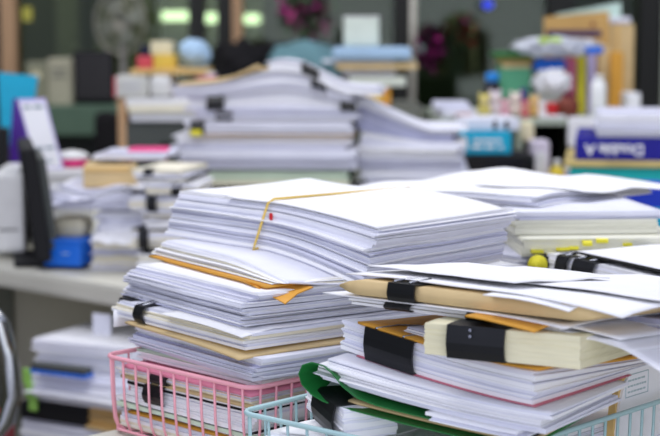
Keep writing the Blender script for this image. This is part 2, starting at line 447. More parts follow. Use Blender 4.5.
# ================================================================== the near middle pile (M)
F1 = Vector((.037, 1.2)); EM = Vector((math.cos(R(131)), math.sin(R(131))))
def DM(x, y, z):
    a = Vector((.05, 1.165)); ab = Vector((.115, .10)); p = Vector((x, y)) - a
    t = max(0, min(1, p.dot(ab) / ab.length_squared)); d = (p - ab * t).length
    h = sst((z - .897) / .013) * (1 - .45 * sst((z - .91) / .037)) * (1 - .35 * t)
    return -.028 * max(0, 1 - d / .16) ** 1.5 * h
GM = 'sheaves of the near middle pile'
def mlay(fx, fy, ang, l, r, lean=(0, 0)): return Lay((fx, fy), ang, l, r, DM, lean)
# inside the pink basket
inn = lambda du=0, dv=0, l=.158, r=.25: Lay(PL.w(.008 + du, .009 + dv, 0), 135, l, r)
sheaf('paper_sheaf', 'white sheaf lying on the bottom of the pink basket', 'paper', inn(), .7705, .011, GM, mats=MX, seed=1, jit=.001)
sheet('envelope', 'orange envelope low in the pink basket', 'envelope', inn(-.003, 0, .152, .25), .782, .0022, ORANGE, rip=.0003, seed=2)
sheaf('paper_sheaf', 'mixed sheaf with dark sheets just above the orange envelope in the pink basket', 'paper', inn(), .785, .010, GM, mats=[(W1, 4), (W3, 2), (BLKM, .8), (PGREEN, 1)], seed=3, jit=.002, lt=.0014)
sheaf('paper_sheaf', 'white clipped sheaf in the pink basket with a large black clip', 'paper', inn(0, 0, .15, .25), .7955, .0135, GM, [('L', .112, .022, .02)], mats=[(W1, 4), (W2, 2), (BLKM, .25)], seed=4, jit=.0012)
sheet('envelope', 'tan envelope between white sheaves in the pink basket', 'envelope', inn(), .8097, .0025, TAN, rip=.0003, seed=5)
sheaf('paper_sheaf', 'thin white sheaf under the pink folder in the pink basket', 'paper', inn(), .8126, .006, GM, [('L', .105, .02, .02)], mats=MX, seed=6, jit=.0015)
sheet('folder', 'pink card folder near the rim of the pink basket', 'folder', inn(-.002, -.004, .15, .25), .8195, .003, PPINK, rip=.0004, seed=7)
sheaf('paper_sheaf', 'pale green and white sheets level with the pink rim', 'paper', mlay(-.052, 1.156, 133, .15, .24), .824, .008, GM, mats=[(PGREEN, 2), (W1, 3), (W3, 1)], seed=8, jit=.0015)
sheaf('paper_sheaf', 'white sheaf coloured with lavender shade, sitting just above the pink rim', 'paper', mlay(-.051, 1.135, 128, .172, .26, (-.002, .002)), .8325, .0175, GM, mats=[(W2, 5), (W4, 3), (W1, 2), (W5, .5)], seed=9, jit=.0026, lt=.001, fan=.012)  # cool paper mix puts lavender shade into the sheaf's colour
sheet('envelope', 'tan envelope whose corner juts from the near middle pile above the basket', 'envelope', mlay(-.066, 1.137, 125.5, .172, .26), .8508, .0018, TAN, rip=.0005, seed=10, curl=[(0, 0, .05, -.002)])
sheaf('paper_sheaf', 'cream edged sheaf with black clips on its left corner in the near middle pile', 'paper', mlay(-.0585, 1.149, 128, .19, .26), .854, .0125, GM, [('L', .148, .013, .014), ('E', .012, .014, .014)], mats=[(W3, 3), (W1, 4), (W2, 2)], seed=11, jit=.0022, lt=.0009, fan=.008)
sheet('paper_tag', 'small white slip hanging by a black clip at the left of the near middle pile', 'paper', Lay(Lay((-.0585, 1.149), 128, .2, .2).w(.186, -.005, 0), 128, .001, .022), .845, .014, W1, nu=2, nv=4)
sheet('paper_sheet', 'loose white sheet with a curled near corner, below the thick upper sheaf', 'paper', mlay(-.064, 1.143, 129, .11, .26), .8672, .0006, W1, rip=.0003, seed=12, curl=[(0, 0, .06, -.003), (.04, .1, .03, .002)])
sheaf('paper_sheaf', 'thick fanned white sheaf below the orange envelope of the near middle pile', 'paper', mlay(-.0575, 1.160, 125, .185, .26, (.01, -.004)), .8685, .0258, GM, mats=WH, seed=13, jit=.003, lt=.0009, gap=.45, fan=.006)
M2F = Vector((-.040, 1.171)); m2 = mlay(M2F.x, M2F.y, 122, .212, .2)
p = m2.w(.008, -.004, .9)
ev = empty('envelope', m2.w(.12, .1, .8952)); tag(ev, 'orange envelope with a hanging corner under the banded bundle', 'envelope')
sheet('envelope_body', None, None, mlay(p.x, p.y, 122, .2, .19), .8956, .0016, ORANGE, rip=.0006, seed=14, parent=ev)
m2.z0 = .8952; m2.t = .0025
def fpt(u, v, dz): q = m2.w(u, v, .8952); q.z += dz; return q
FV = [fpt(.045, -.004, .0006), fpt(.022, -.007, .0004), fpt(-.017, -.002, -.0085), fpt(-.008, .014, -.0035), fpt(-.004, .03, -.0005), fpt(.012, .02, .0008)]
FV = FV + [q + Vector((0, 0, .0009)) for q in FV]
mesh_obj('flap', FV, [(5, 4, 3, 2), (5, 2, 1, 0), (8, 9, 10, 11), (6, 7, 8, 11)] + [(k, (k + 1) % 6, 6 + (k + 1) % 6, 6 + k) for k in range(6)], ORANGE, None, ev, ev['_loc'])
p = m2.w(0, .012, .9)
sheaf('paper_sheaf', 'thin loose white sheaf spreading out under the banded bundle', 'paper', mlay(p.x, p.y, 122, .206, .18, (.006, -.010)), .898, .0115, GM, mats=[(W1, 5), (W2, 2), (W3, 2)], seed=15, jit=.002, lt=.0008, gap=.5, fan=.004)
M1 = mlay(.037, 1.2, 131, .256, .152, (.008, -.014))
bundle = sheaf('paper_bundle', 'thick white paper bundle held by a yellow rubber band topping the near middle pile', 'paper', M1, .910, .037, None, mats=[(W1, 5), (W2, 5), (W4, 2), (W5, .7)], seed=16, jit=.0019, lt=.0009, gap=.5, nu=22, nv=18, fan=-.004, wave=.8)
def mw(u, v, z): return M1.w(u, v, z)
zt, zb = .947, .910
bu = .128
path = [mw(bu, M1.r * k / 10, zt + .0032) for k in range(11)] + [mw(bu, M1.r + .003, zt - (zt - zb) * k / 4) for k in range(1, 4)] + [mw(bu - .006, M1.r * (1 - k / 10), zb + .0008) for k in range(11)] + [mw(bu - .006 + .006 * k / 8, -.0045, zb + (zt - zb) * k / 8) for k in range(0, 9)]
rb = MB().tube(path, .0011, 8, True); mesh_obj('rubber_band', rb.v, rb.f, BAND, None, bundle, bundle['_loc'], True)
rb = MB().bbox(mw(.118, -.004, .937), (.002, .0022, .0055), R(41)); mesh_obj('red_tag', rb.v, rb.f, RED, None, bundle, bundle['_loc'])
sheet('paper_sheet', 'bowed white sheet resting on top of the banded bundle', 'paper', mlay(.0355, 1.2, 132, .185, .148), .9477, .0005, W1, rip=.0005, seed=18, zf=lambda a, b: .0035 * math.sin(math.pi * a) * b)
sheet('paper_sheet', 'white sheet with raised back corner on the banded bundle', 'paper', Lay(M1.w(.185, .004, .947), 132, .07, .142, DM), .9473, .0005, W1, rip=.0004, seed=19, curl=[(.9, 1, .08, .003)])

# ================================================================== the near right pile (R)
FR = Vector((.125, .962)); ER = Vector((math.cos(R(140)), math.sin(R(140)))); NR = Vector((.609, .793)); F7 = Vector((.157, .925))
def DS(x, y, z):
    v = max(0, (Vector((x, y)) - F7).dot(NR))
    return -.085 * v * sst((z - .8565) / .022)
def DR(x, y, z):
    w = max(0, min(.24, (Vector((x, y)) - FR).dot(ER)))
    h = .85 + .15 * sst((z - .83) / .03) if z < .88 else 1 - .8 * sst((z - .88) / .035)
    return .019 * (w / .17) ** 1.5 * h + DS(x, y, z)
def SL(*a): return Lay(*a, DS)
GR = 'sheaves of the near right pile'
rlay = lambda fx, fy, ang, l, r, lean=(0, 0): Lay((fx, fy), ang, l, r, DR, lean)
inm = lambda du=0, dv=0, l=.165, r=.25: Lay(ML.w(.009 + du, .009 + dv, 0), 138, l, r)
sheaf('paper_sheaf', 'white sheaf lying on the bottom of the mint basket', 'paper', inm(.002), .7705, .03, GR, mats=MX, seed=31, jit=.0015)
sheaf('paper_sheaf', 'thinner white sheaf lying higher in the mint basket', 'paper', inm(.012, 0, .155, .25), .801, .014, GR, mats=MX, seed=32, jit=.0022, lt=.0015)
sheet('paper_sheet', 'loose white sheet at the left corner of the mint basket', 'paper', Lay(ML.w(.10, .012, 0), 141, .068, .09), .816, .0006, W1, rip=.0015, seed=33, curl=[(.6, .3, .04, .012)])
DT = lambda x, y, z: .010 * (Vector((x, y)) - Vector((.014, 1.010))).dot(Vector((-.47, .883))) / .045
sheaf('clipped_booklet', 'small white booklet gripped by a wide black clip in the mint basket', 'booklet', Lay((.009, 1.018), 118, .052, .04, DT), .8175, .0205, None, [('L', .020, .029, .016, dict(bulge=.003, handle=False))], mats=[(W1, 3), (W2, 2)], seed=34, jit=.0004, gap=.15)
# green folder: two leaves joined by a rounded fold at the left
GL = rlay(.120, .957, 149.5, .163, .13); GK = .163 / .178; GL.z0 = .83; GL.t = 1
prof = [(0, .8305)] + [(.02 * k, .8305) for k in range(1, 8)] + [(.158, .8312), (.168, .8335), (.1755, .838), (.178, .8435), (.175, .849), (.167, .8525), (.158, .8525)] + [(.150, .849), (.142, .843), (.13, .8385), (.115, .8370), (.09, .8368), (.06, .8367), (.03, .8366), (0, .8366)]
nv = 18; V = []; Fc = []; N = len(prof)
for off in (0, 1):
    for j in range(nv + 1):
        for k, (u, z) in enumerate(prof):
            a, b = prof[max(0, k - 1)], prof[min(N - 1, k + 1)]; t = Vector((b[0] - a[0], b[1] - a[1])).normalized(); nn = Vector((t.y, -t.x)) * .0007 * off
            vv = (j / nv) ** 2 * GL.r; zz = z if z < .8372 else .8372 + (z - .8372) * max(0, 1 - vv / .04); V.append(GL.w(u * GK + nn.x, vv, zz + nn.y))
K = N * (nv + 1)
for j in range(nv):
    for k in range(N - 1):
        f = (j * N + k, j * N + k + 1, (j + 1) * N + k + 1, (j + 1) * N + k); Fc.append(f); Fc.append(tuple(K + i for i in f[::-1]))
for k in range(N - 1):
    for j in (0, nv): Fc.append((j * N + k, j * N + k + 1, K + j * N + k + 1, K + j * N + k))
for j in range(nv):
    for k in (0, N - 1): Fc.append((j * N + k, (j + 1) * N + k, K + (j + 1) * N + k, K + j * N + k))
g = mesh_obj('card_folder', V, Fc, GREENF, None, None, GL.w(.09, .07, .8305), True); tag(g, 'green card folder with a rounded fold, bulging over the mint rim', 'folder')
sheet('envelope', 'tan envelope inside the green folder', 'envelope', rlay(.124, .964, 149.5, .13, .12), .8320, .0014, TAN, seed=36)
sheet('card_sheet', 'black sheet added as shade inside the green folder', 'card', rlay(.125, .967, 149.5, .12, .11), .8345, .0012, BLKM, seed=37)  # added black leaf, darkens the folder interior in place of shade
sheaf('paper_sheaf', 'few white sheets resting directly on the green folder', 'paper', rlay(.119, .951, 147, .065, .13), .8376, .004, GR, mats=[(W1, 4), (W2, 4), (W4, 2)], seed=138, jit=.003, lt=.0009)
sheaf('paper_sheaf', 'white sheaf below the red edged sheet of the near right pile', 'paper', rlay(.134, .947, 146, .164, .11), .8422, .0132, GR, mats=[(W1, 4), (W2, 4), (W4, 2), (W5, .4)], seed=38, jit=.0024, lt=.0009, fan=.012)
sheet('paper_sheet', 'red edged sheet under the thick clipped sheaf of the near right pile', 'paper', rlay(.1255, .960, 140.5, .14, .12), .8558, .0006, mat('paper_red', (204, 116, 134), .6), seed=39)
RA = rlay(.125, .962, 140, .152, .19)
sheaf('paper_sheaf', 'thick white sheaf with a large black clip on its left face, near right pile', 'paper', RA, .8565, .0215, GR, [('L', .110, .040, .03, dict(bulge=.002))], mats=[(W1, 5), (W2, 3), (W4, 1.5)], seed=40, jit=.0011, lt=.0011, fan=.004)
sheet('envelope', 'orange envelope between the clipped white sheaf and the cream book', 'envelope', rlay(.128, .957, 140, .143, .19), .879, .0016, ORANGE, rip=.0006, seed=41, curl=[(0, .1, .04, .002)])
sheaf('paper_sheaf', 'few white sheets lying below the cream book', 'paper', rlay(.135, .968, 141, .11, .17), .8815, .003, GR, mats=MX, seed=42, jit=.002)
BK = Lay((.148, .93), 152, .101, .14, lambda x, y, z: .004 + DS(x, y, z))
book = sheaf('clipped_book', 'thick cream paged book wrapped by a wide black clip in the near right pile', 'book', BK, .8815, .0195, None, [('L', .0655, .038, .03, dict(bulge=.002, handle=False))], mats=[(BOOK, 1)], seed=43, jit=.0003, lt=.0008, gap=.06, wave=.3)
c = [o for o in book.children if o.name.startswith('binder_clip')][0]
mesh_obj('clip_hole', *(lambda b: (b.v, b.f))(MB().tube([BK.w(.068, -.0062, .8965), BK.w(.068, -.0068, .8965)], .001, 8).tube([BK.w(.068, -.0062, .9003), BK.w(.068, -.0068, .9003)], .001, 8)), WIRE, None, c, book['_loc'])
sheaf('paper_sheaf', 'thin sheaf with a small black clip above the cream book', 'paper', SL((.138, .953), 141, .16, .16), .9055, .004, GR, [('L', .118, .02, .012), ('L', .055, .018, .012)], mats=[(W1, 3), (W4, 2), (W3, 1)], seed=44, jit=.0025, lt=.0009)
sheet('envelope', 'orange envelope corner showing just above the cream book', 'envelope', SL((.121, .935), 140, .05, .12), .9105, .0012, ORANGE, seed=45, curl=[(0, 0, .05, -.004)])
sheet('paper_sheet', 'white sheet peeking out below the padded tan file', 'paper', SL((.139, .935), 141, .185, .17), .9118, .0008, W1, rip=.0004, seed=46, curl=[(0, 0, .06, -.003), (1, 0, .04, .0)])
R7 = SL((.157, .925), 142.5, .19, .19)
tf = empty('clipped_file', R7.w(.1, .1, .9135)); tag(tf, 'padded tan file with a black clip on its long edge, near top right pile', 'file')
R7.z0 = .9135; R7.t = .0105
# padded body, pillow edges
V = []; Fc = []; nu, nv = 26, 18
for q in (1, 0):
    for i in range(nu + 1):
        for j in range(nv + 1):
            a, b = i / nu, j / nv; e = min(1, min(a, 1 - a) * 14) ** .45 * min(1, min(b, 1 - b) * 14 + .75) ** .45
            zz = .9135 + .0052 + (.0053 if q else -.0053) * max(.12, e) + .0004 * nz1(a * 5, b * 5, 3)
            V.append(R7.w(a * R7.l, b * R7.r, zz))
N = (nu + 1) * (nv + 1); ix = lambda i, j, q: q * N + i * (nv + 1) + j
for i in range(nu):
    for j in range(nv):
        f = (ix(i, j, 0), ix(i, j + 1, 0), ix(i + 1, j + 1, 0), ix(i + 1, j, 0)); Fc.append(f); Fc.append(tuple(x + N for x in f[::-1]))
for i in range(nu):
    Fc.append((ix(i, 0, 0), ix(i + 1, 0, 0), ix(i + 1, 0, 1), ix(i, 0, 1))); Fc.append((ix(i + 1, nv, 0), ix(i, nv, 0), ix(i, nv, 1), ix(i + 1, nv, 1)))
for j in range(nv):
    Fc.append((ix(0, j + 1, 0), ix(0, j, 0), ix(0, j, 1), ix(0, j + 1, 1))); Fc.append((ix(nu, j, 0), ix(nu, j + 1, 0), ix(nu, j + 1, 1), ix(nu, j, 1)))
mesh_obj('file_cover', V, Fc, TAN, None, tf, tf['_loc'], True)
clip(R7, 'L', .138, .021, .02, tf, bulge=.0015)
# sheets on and around the top
sheet('paper_sheet', 'large white sheet on top of the padded tan file, corner pointing at the viewer', 'paper', SL((.168, .907), 137, .215, .2), .9262, .0007, W1, rip=.0012, seed=50, curl=[(0, 0, .08, -.006), (1, 0, .06, -.001)])
sheet('paper_sheet', 'upper white sheet lying askew on the large top sheet of the near right pile', 'paper', SL((.208, .925), 133, .15, .16), .9288, .0006, W1, rip=.001, seed=51, curl=[(0, 0, .06, -.001)])
sheet('paper_sheet', 'cream sheet on the near right pile top towards the banded bundle', 'paper', SL((.115, .985), 138, .12, .11), .9305, .0006, W1, rip=.0008, seed=52)
sheet('paper_sheet', 'short white sheet under the top sheet beside the black clip of the tan file', 'paper', SL((.14, .925), 142, .06, .1), .9248, .0005, W1, seed=53, curl=[(0, 0, .04, -.004)])
zs = lambda s, w: (lambda a, b: -s * max(0, 1 - a / w) ** 1.3)
sheet('paper_sheet', 'white sheet with a drooping corner second below the tan file at the right', 'paper', SL((.171, .930), 143, .17, .2), .9103, .0007, W1, rip=.0006, seed=54, zf=zs(.006, .4))
sheet('paper_sheet', 'white sheet with a drooping corner third below the tan file at the right', 'paper', SL((.176, .922), 140, .12, .2), .9045, .0006, W1, rip=.0004, seed=55, zf=zs(.006, .35))
sheet('paper_sheet', 'big white sheet draped over the right end of the cream book', 'paper', SL((.206, .897), 141, .155, .22), .9026, .0007, W1, rip=.0004, seed=56, zf=zs(.024, .36))
sheaf('paper_sheaf', 'loose white sheets overhanging the right end of the near right pile', 'paper', SL((.24, .955), 132, .1, .17), .9045, .007, GR, mats=WH, seed=57, jit=.003)
# upright file with a printed stamp standing in the basket
fl = ML.w(.011, .183, 0)
UF = Lay(fl, 138, .007, .078); UF.z0 = .77; UF.t = .07
uf = empty('upright_file', UF.w(.003, .05, .771)); tag(uf, 'upright white file with a kraft edge and stamped panel in the mint basket', 'file')
V = []; Fc = []
prof = [(.0, .771), (.078, .771), (.078, .853), (.03, .853), (.018, .850), (.009, .842), (.003, .828), (.0, .81)]
def slab(u0, u1, pr):
    n = len(pr); V = [UF.w(u0, v, z) for v, z in pr] + [UF.w(u1, v, z) for v, z in pr]
    return V, [tuple(range(n)), tuple(range(n, 2 * n))[::-1]] + [(i, (i + 1) % n, n + (i + 1) % n, n + i) for i in range(n)]
mesh_obj('file_face', *slab(0, .002, prof), W1, None, uf, uf['_loc'])
mesh_obj('kraft_edge', *slab(.002, .007, [(v - .0025 if v < .07 else v, z + (.0015 if z > .8 else 0)) for v, z in prof]), MANILA, None, uf, uf['_loc'])
b = MB()
def srect(v0, z0, v1, z1):
    b.add([UF.w(u, v, z) for u in (-.0003, .0001) for v, z in ((v0, z0), (v1, z0), (v1, z1), (v0, z1))], [(0, 1, 2, 3), (7, 6, 5, 4), (0, 4, 5, 1), (1, 5, 6, 2), (2, 6, 7, 3), (3, 7, 4, 0)])
sv0, sv1, sz0, sz1 = .010, .040, .832, .848
for (a, b_, c_, d) in ((sv0, sz0, sv1, sz0 + .0006), (sv0, sz1 - .0006, sv1, sz1), (sv0, sz0, sv0 + .0006, sz1), (sv1 - .0006, sz0, sv1, sz1)): srect(a, b_, c_, d)
for k in range(3):
    v = sv0 + .003
    while v < sv1 - .005:
        w = rnd.uniform(.002, .005); srect(v, sz0 + .003 + k * .004, min(v + w, sv1 - .003), sz0 + .0042 + k * .004); v += w + .001
mesh_obj('printed_stamp', b.v, b.f, mat('stamp_ink', (176, 192, 194), .7, bump=0), None, uf, uf['_loc'])

# ================================================================== the pile behind at the right (B)
GBn = 'papers of the pile behind at the right'
def carton(label, lay, z0, z1, m=CARD):
    e = empty('carton', lay.w(lay.l / 2, lay.r / 2, z0)); tag(e, label, 'box'); lay.z0 = z0; lay.t = 1; c = lay.w(lay.l / 2, lay.r / 2, (z0 + z1) / 2); a = math.atan2(lay.e1.y, lay.e1.x)
    MB().bbox(c, (lay.l, lay.r, z1 - z0 - .004), a, .003).build('box_body', m, e)
    MB().bbox((c.x, c.y, z1 - .002), (lay.l + .002, lay.r + .002, .0039), a, .001).build('lid', m, e)
    return e
carton('brown carton holding up the books of the pile behind at the right', Lay((.19, 1.36), 135, .2, .2), .766, .84)
sheaf('paper_sheaf', 'lavender white sheaf below the books with yellow flags', 'paper', Lay((.168, 1.362), 131, .2, .2), .8405, .053, GBn, mats=[(W2, 4), (W4, 3), (W1, 2)], seed=60, jit=.003, lt=.0016)
B4 = Lay((.165, 1.36), 93, .14, .14)
bk = sheaf('flagged_book', 'cream book bristling with yellow sticky flags', 'book', B4, .894, .0155, None, mats=[(BOOKL, 1)], seed=61, jit=.0006, lt=.0008, gap=.1)
b = MB()
for v, z, w in ((.012, 0.8990, .010), (.024, 0.8960, .007), (.034, 0.9010, .009), (.046, 0.8970, .006), (.055, 0.9060, .008), (.068, 0.9080, .010), (.09, 0.9045, .006), (.043, 0.9015, .008)):
    c = B4.w(-.004, v, z); b.bbox(c, (w, .008, .0028), R(4 + rnd.uniform(-15, 15)), 0, 0, (rnd.uniform(-.3, .3), 0))
mesh_obj('sticky_flags', b.v, b.f, YEL, None, bk, bk['_loc'])
B3 = Lay((.161, 1.382), 95, .14, .127)
sheaf('thick_book', 'thick cream paged book above the flagged book', 'book', B3, .910, .0125, None, mats=[(BOOKL, 1)], seed=62, jit=.0007, lt=.0009, gap=.08)
DB = lambda x, y, z: .003 * nz1(x * 12, y * 12, 1) * sst((z - .928) / .01) - .055 * max(0, x - .2)
sheaf('paper_sheaf', 'thin lavender sheaf right on top of the thick cream book behind', 'paper', Lay((.164, 1.384), 97, .14, .132), .9228, .007, GBn, mats=[(W2, 3), (W4, 3)], seed=162, jit=.002, lt=.001)
sheaf('paper_sheaf', 'broad lavender white sheaf second from the top of the pile behind', 'paper', Lay((.186, 1.42), 145, .19, .25, DB, (0, 0)), .9302, .0074, GBn, mats=[(W2, 3), (W4, 3), (W1, 2)], seed=63, jit=.0035, lt=.001)
sheet('paper_sheet', 'wide white sheet with a peaked back edge topping the pile behind', 'paper', Lay((.185, 1.418), 145, .192, .25, DB), .9384, .0006, W1, rip=.0010, seed=64, curl=[(.72, .75, .08, .009)])
sheet('paper_sheet', 'second white sheet lying crooked at the right on the pile behind', 'paper', Lay((.235, 1.46), 138, .13, .2, DB), .9402, .0006, W1, rip=.0012, seed=65, curl=[(0, .4, .06, .003)])
# clipped papers in front of them
DC = lambda x, y, z: .006 * sst(((Vector((x, y)) - Vector((.31, 1.13))).dot(Vector((-.5, .866)))) / .25)
carton('brown carton under the clipped papers beside the near right pile', Lay((.315, 1.135), 120, .225, .2), .766, .874)
BC = Lay((.31, 1.13), 120, .25, .2, DC)
sheaf('paper_sheaf', 'white sheaf with two black clips at its left end, in front of the flagged book', 'paper', BC, .8745, .018, GBn, [('L', .198, .026, .02), ('L', .226, .014, .014)], mats=[(W1, 4), (W2, 3)], seed=66, jit=.001, lt=.0012)
tb = empty('paper_roll', BC.w(.247, -.006, .8745)); tag(tb, 'yellow and black ended roll at the left end of the clipped papers', 'roll')
BC.z0 = .87
q = BC.w(.252, -.008, .8835)
MB().tube([q, q + Vector((.012, .045, 0))], .0085, 18).build('core', BLKM, tb)
MB().tube([q + Vector((-.0015, -.003, 0)), q + Vector((-.0008, -.0004, 0))], .0084, 18).tube([q + Vector((-.004, -.006, .0)), q + Vector((-.003, -.0035, .0))], .005, 14).build('yellow_cap', YEL, tb)
sheet('card_sheet', 'black edged cover sheet lying on the clipped papers', 'card', Lay((.312, 1.14), 121, .215, .2, DC), .8965, .0006, BLKM, seed=67)
sheet('paper_sheet', 'white sheet spread over the black edged cover', 'paper', Lay((.314, 1.142), 121, .21, .2, DC), .8978, .0006, W1, rip=.0008, seed=68)
# ================================================================== stacks further back (blurred in the photograph)
DZ = .76
GK_ = 'papers of the tall stack behind'
KX = -.075
def DK(x, y, z):
    h = sst((z - .965) / .05)
    return h * (.026 * math.exp(-((x - KX) / .075) ** 2) - .016 * sst((x + .05) / .09))
kl = lambda dx=0, dy=0, l=.275, r=.2, a=176: Lay((.03 + dx, 2.45 + dy), a, l, r, DK)
cb = dict(bulge=.005)
KM = [(W1, 4), (W2, 4), (W4, 2)]
for (lab, z, t, lay, cl, mats) in [
    ('white sheaf at the foot of the tall stack behind the banded bundle', .7605, .085, kl(.01), [], KM),
    ('sheaf with pale green leaves low in the tall stack behind', .8555, .020, kl(-.005, 0, .265), [], [(PGREEN, 3), (W3, 1)]),
    ('lavender white sheaf above the pale green leaves of the tall stack', .880, .030, kl(.008, -.005, .27), [], [(W2, 4), (W4, 3)]),
    ('white sheaf fourth from the foot of the tall stack behind', .9105, .021, kl(0, 0, .27), [], KM),
    ('sheaf with a black clip and yellow bit at its left in the tall stack', .9345, .0185, kl(.002, -.002, .255), [('L', .236, .022, .024, cb)], KM),
    ('white sheaf with one black clip, third from the top of the tall stack', .9535, .0155, kl(.012, 0, .25), [('L', .205, .026, .024, cb)], KM),
    ('white sheaf with black clips at left and right near the top of the tall stack', .9695, .0195, kl(.012, -.004, .26), [('L', .218, .027, .024, cb), ('L', .014, .024, .024, cb)], KM),
    ('grey white sheaf swept up towards the middle of the tall stack top', .9895, .018, kl(.008, 0, .275), [('L', .055, .024, .024, cb)], [(W1, 3), (W4, 3), (W2, 3)]),
    ('clipped white papers on the very top of the tall stack, falling to the right', 1.008, .014, kl(.045, -.004, .17, .18), [('L', .105, .027, .026, cb)], KM)]:
    o = sheaf('paper_sheaf', lab, 'paper', lay, z, t, GK_, cl, mats=mats, seed=int(z * 1000), jit=.0035, lt=.0022, nu=14, nv=8)
    if 'yellow bit' in lab:
        b = MB().bbox(lay.w(.238, -.009, .936), (.018, .006, .009), 0, .002); mesh_obj('yellow_tag', b.v, b.f, YEL, None, o, o['_loc'])
sheet('card_sheet', 'black cover below the pale green leaves of the tall stack', 'card', kl(-.002, -.004, .272), .852, .003, BLKM)
sheet('card_sheet', 'brown edged cover within the tall stack behind', 'card', kl(.006, -.004, .25), .932, .002, CARD)
sheet('envelope', 'tan envelope on the left shoulder of the tall stack', 'envelope', Lay((-.11, 2.45), 172, .125, .16, DK), 1.0085, .004, TAN, curl=[(0, 0, .06, .008)])
# second, lower stack to its right
def D2(x, y, z): return .055 * max(0, 1 - (x - .04) / .12) ** 1.2 * sst((z - .905) / .035)
k2 = lambda dx=0, dy=0, l=.16, r=.2, a=174: Lay((.205 + dx, 2.5 + dy), a, l, r, D2)
for (lab, z, t, lay, mats) in [
    ('white sheaf at the foot of the lower stack beside the tall stack', .7605, .09, k2(), [(W2, 4), (W4, 3)]),
    ('lavender white sheaf in the middle of the lower stack beside the tall stack', .851, .045, k2(.002, .004), [(W2, 4), (W4, 4), (W1, 2)]),
    ('cream edged sheaf near the top of the lower stack beside the tall stack', .8965, .022, k2(-.004), [(W3, 2), (W1, 3), (W2, 2)]),
    ('grey lavender sheaf sloping up to the tall stack, on the lower stack', .919, .012, k2(-.012, 0, .15), [(W5, 3), (W4, 3)]),
    ('white sheaf sloping down to the right, topmost of the lower stack', .9315, .010, k2(0, -.006, .165), [(W1, 4), (W2, 2)])]:
    sheaf('paper_sheaf', lab, 'paper', lay, z, t, 'papers of the lower stack behind', mats=mats, seed=int(z * 1000) + 5, jit=.004, lt=.0024, nu=12, nv=8)

# ------------------------------------------------------------------ generic pieces for the clutter
def pxbox(name, label, cat, x0, x1, y0, y1, Y, dep, m, rz=0, bev=.004, group=None, parts=(), tilt=None, part='box_body'):
    """a box seen between pixels x0..x1, y0..y1 with its front at depth Y"""
    a, b = at(x0, y1, Y), at(x1, y0, Y); c = Vector(((a.x + b.x) / 2, Y + dep / 2, (a.z + b.z) / 2)); sz = (abs(b.x - a.x), dep, abs(b.z - a.z))
    if parts:
        e = empty(name, (c.x, c.y, a.z)); tag(e, label, cat, group)
        MB().bbox(c, sz, rz, bev, 0, tilt).build(part, m, e)
        M = Matrix.Translation(c) @ Matrix.Rotation(rz, 4, 'Z')
        if tilt: M = M @ Matrix.Rotation(tilt[0], 4, 'X') @ Matrix.Rotation(tilt[1], 4, 'Y')
        for (pn, fx, fz, w, h, pm) in parts:            # plates lying on the front face
            q = MB()
            for (px_, pz_, ww, hh) in ([(fx, fz, w, h)] if not isinstance(fx, list) else [(f[0], f[1], f[2], f[3]) for f in fx]):
                q.bbox(((px_ - .5) * sz[0], -sz[1] / 2 - .0006, (pz_ - .5) * sz[2]), (ww * sz[0], .002, hh * sz[2]))
            for v in q.v: v[:] = (M @ v)[:]
            q.build(pn, pm, e)
        return e
    o = MB().bbox(c, sz, rz, bev, 0, tilt).build(name, m); return tag(o, label, cat, group)
def rest(x0, x1, Y, z, z1, dep): pass

# ------------------------------------------------------------------ left desk
pxbox('storage_box', 'bright blue open box at the front edge of the left desk', 'box', 48, 88, 240, 267, 2.2, .07, BLUE, -.25, .004, None, [('rim', .5, .95, 1.03, .09, BLUE), ('pale_scuff', [(.2, .3, .1, .05), (.6, .5, .2, .04)], 0, 0, 0, PALEBLUE)])
e = empty('monitor', at(32, 262, 2.25)); tag(e, 'dark thin monitor seen edge on at the left of the desk', 'monitor')
p = at(27, 200, 2.25)
MB().bbox((p.x, 2.3, .852), (.022, .24, .16), R(12), .006, 0, (0, R(-7))).build('screen_case', BLKM, e)
MB().bbox((p.x + .017, 2.3, .852), (.012, .2, .13), R(12), .004, 0, (0, R(-7))).build('rear_shell', DGREY, e)
MB().bbox((p.x + .012, 2.3, .772), (.02, .05, .02), R(12), .004).build('neck', BLKM, e); MB().bbox((p.x + .02, 2.3, .764), (.1, .14, .008), R(12), .003).build('base', BLKM, e)
pxbox('desktop_printer', 'white box shaped machine at the left picture edge behind the monitor', 'machine', -14, 17, 173, 254, 2.32, .2, WPL, .1, .01, None, [('front_panel', .5, .5, .85, .88, WPL), ('slot', .5, .3, .6, .03, DGREY)], None, 'body')
pxbox('white_carton', 'white carton standing behind the monitor and below the pages', 'box', 36, 82, 170, 238, 2.47, .14, WPL, .05, .004, None, [('lid_edge', .5, .93, 1.01, .1, W1)])
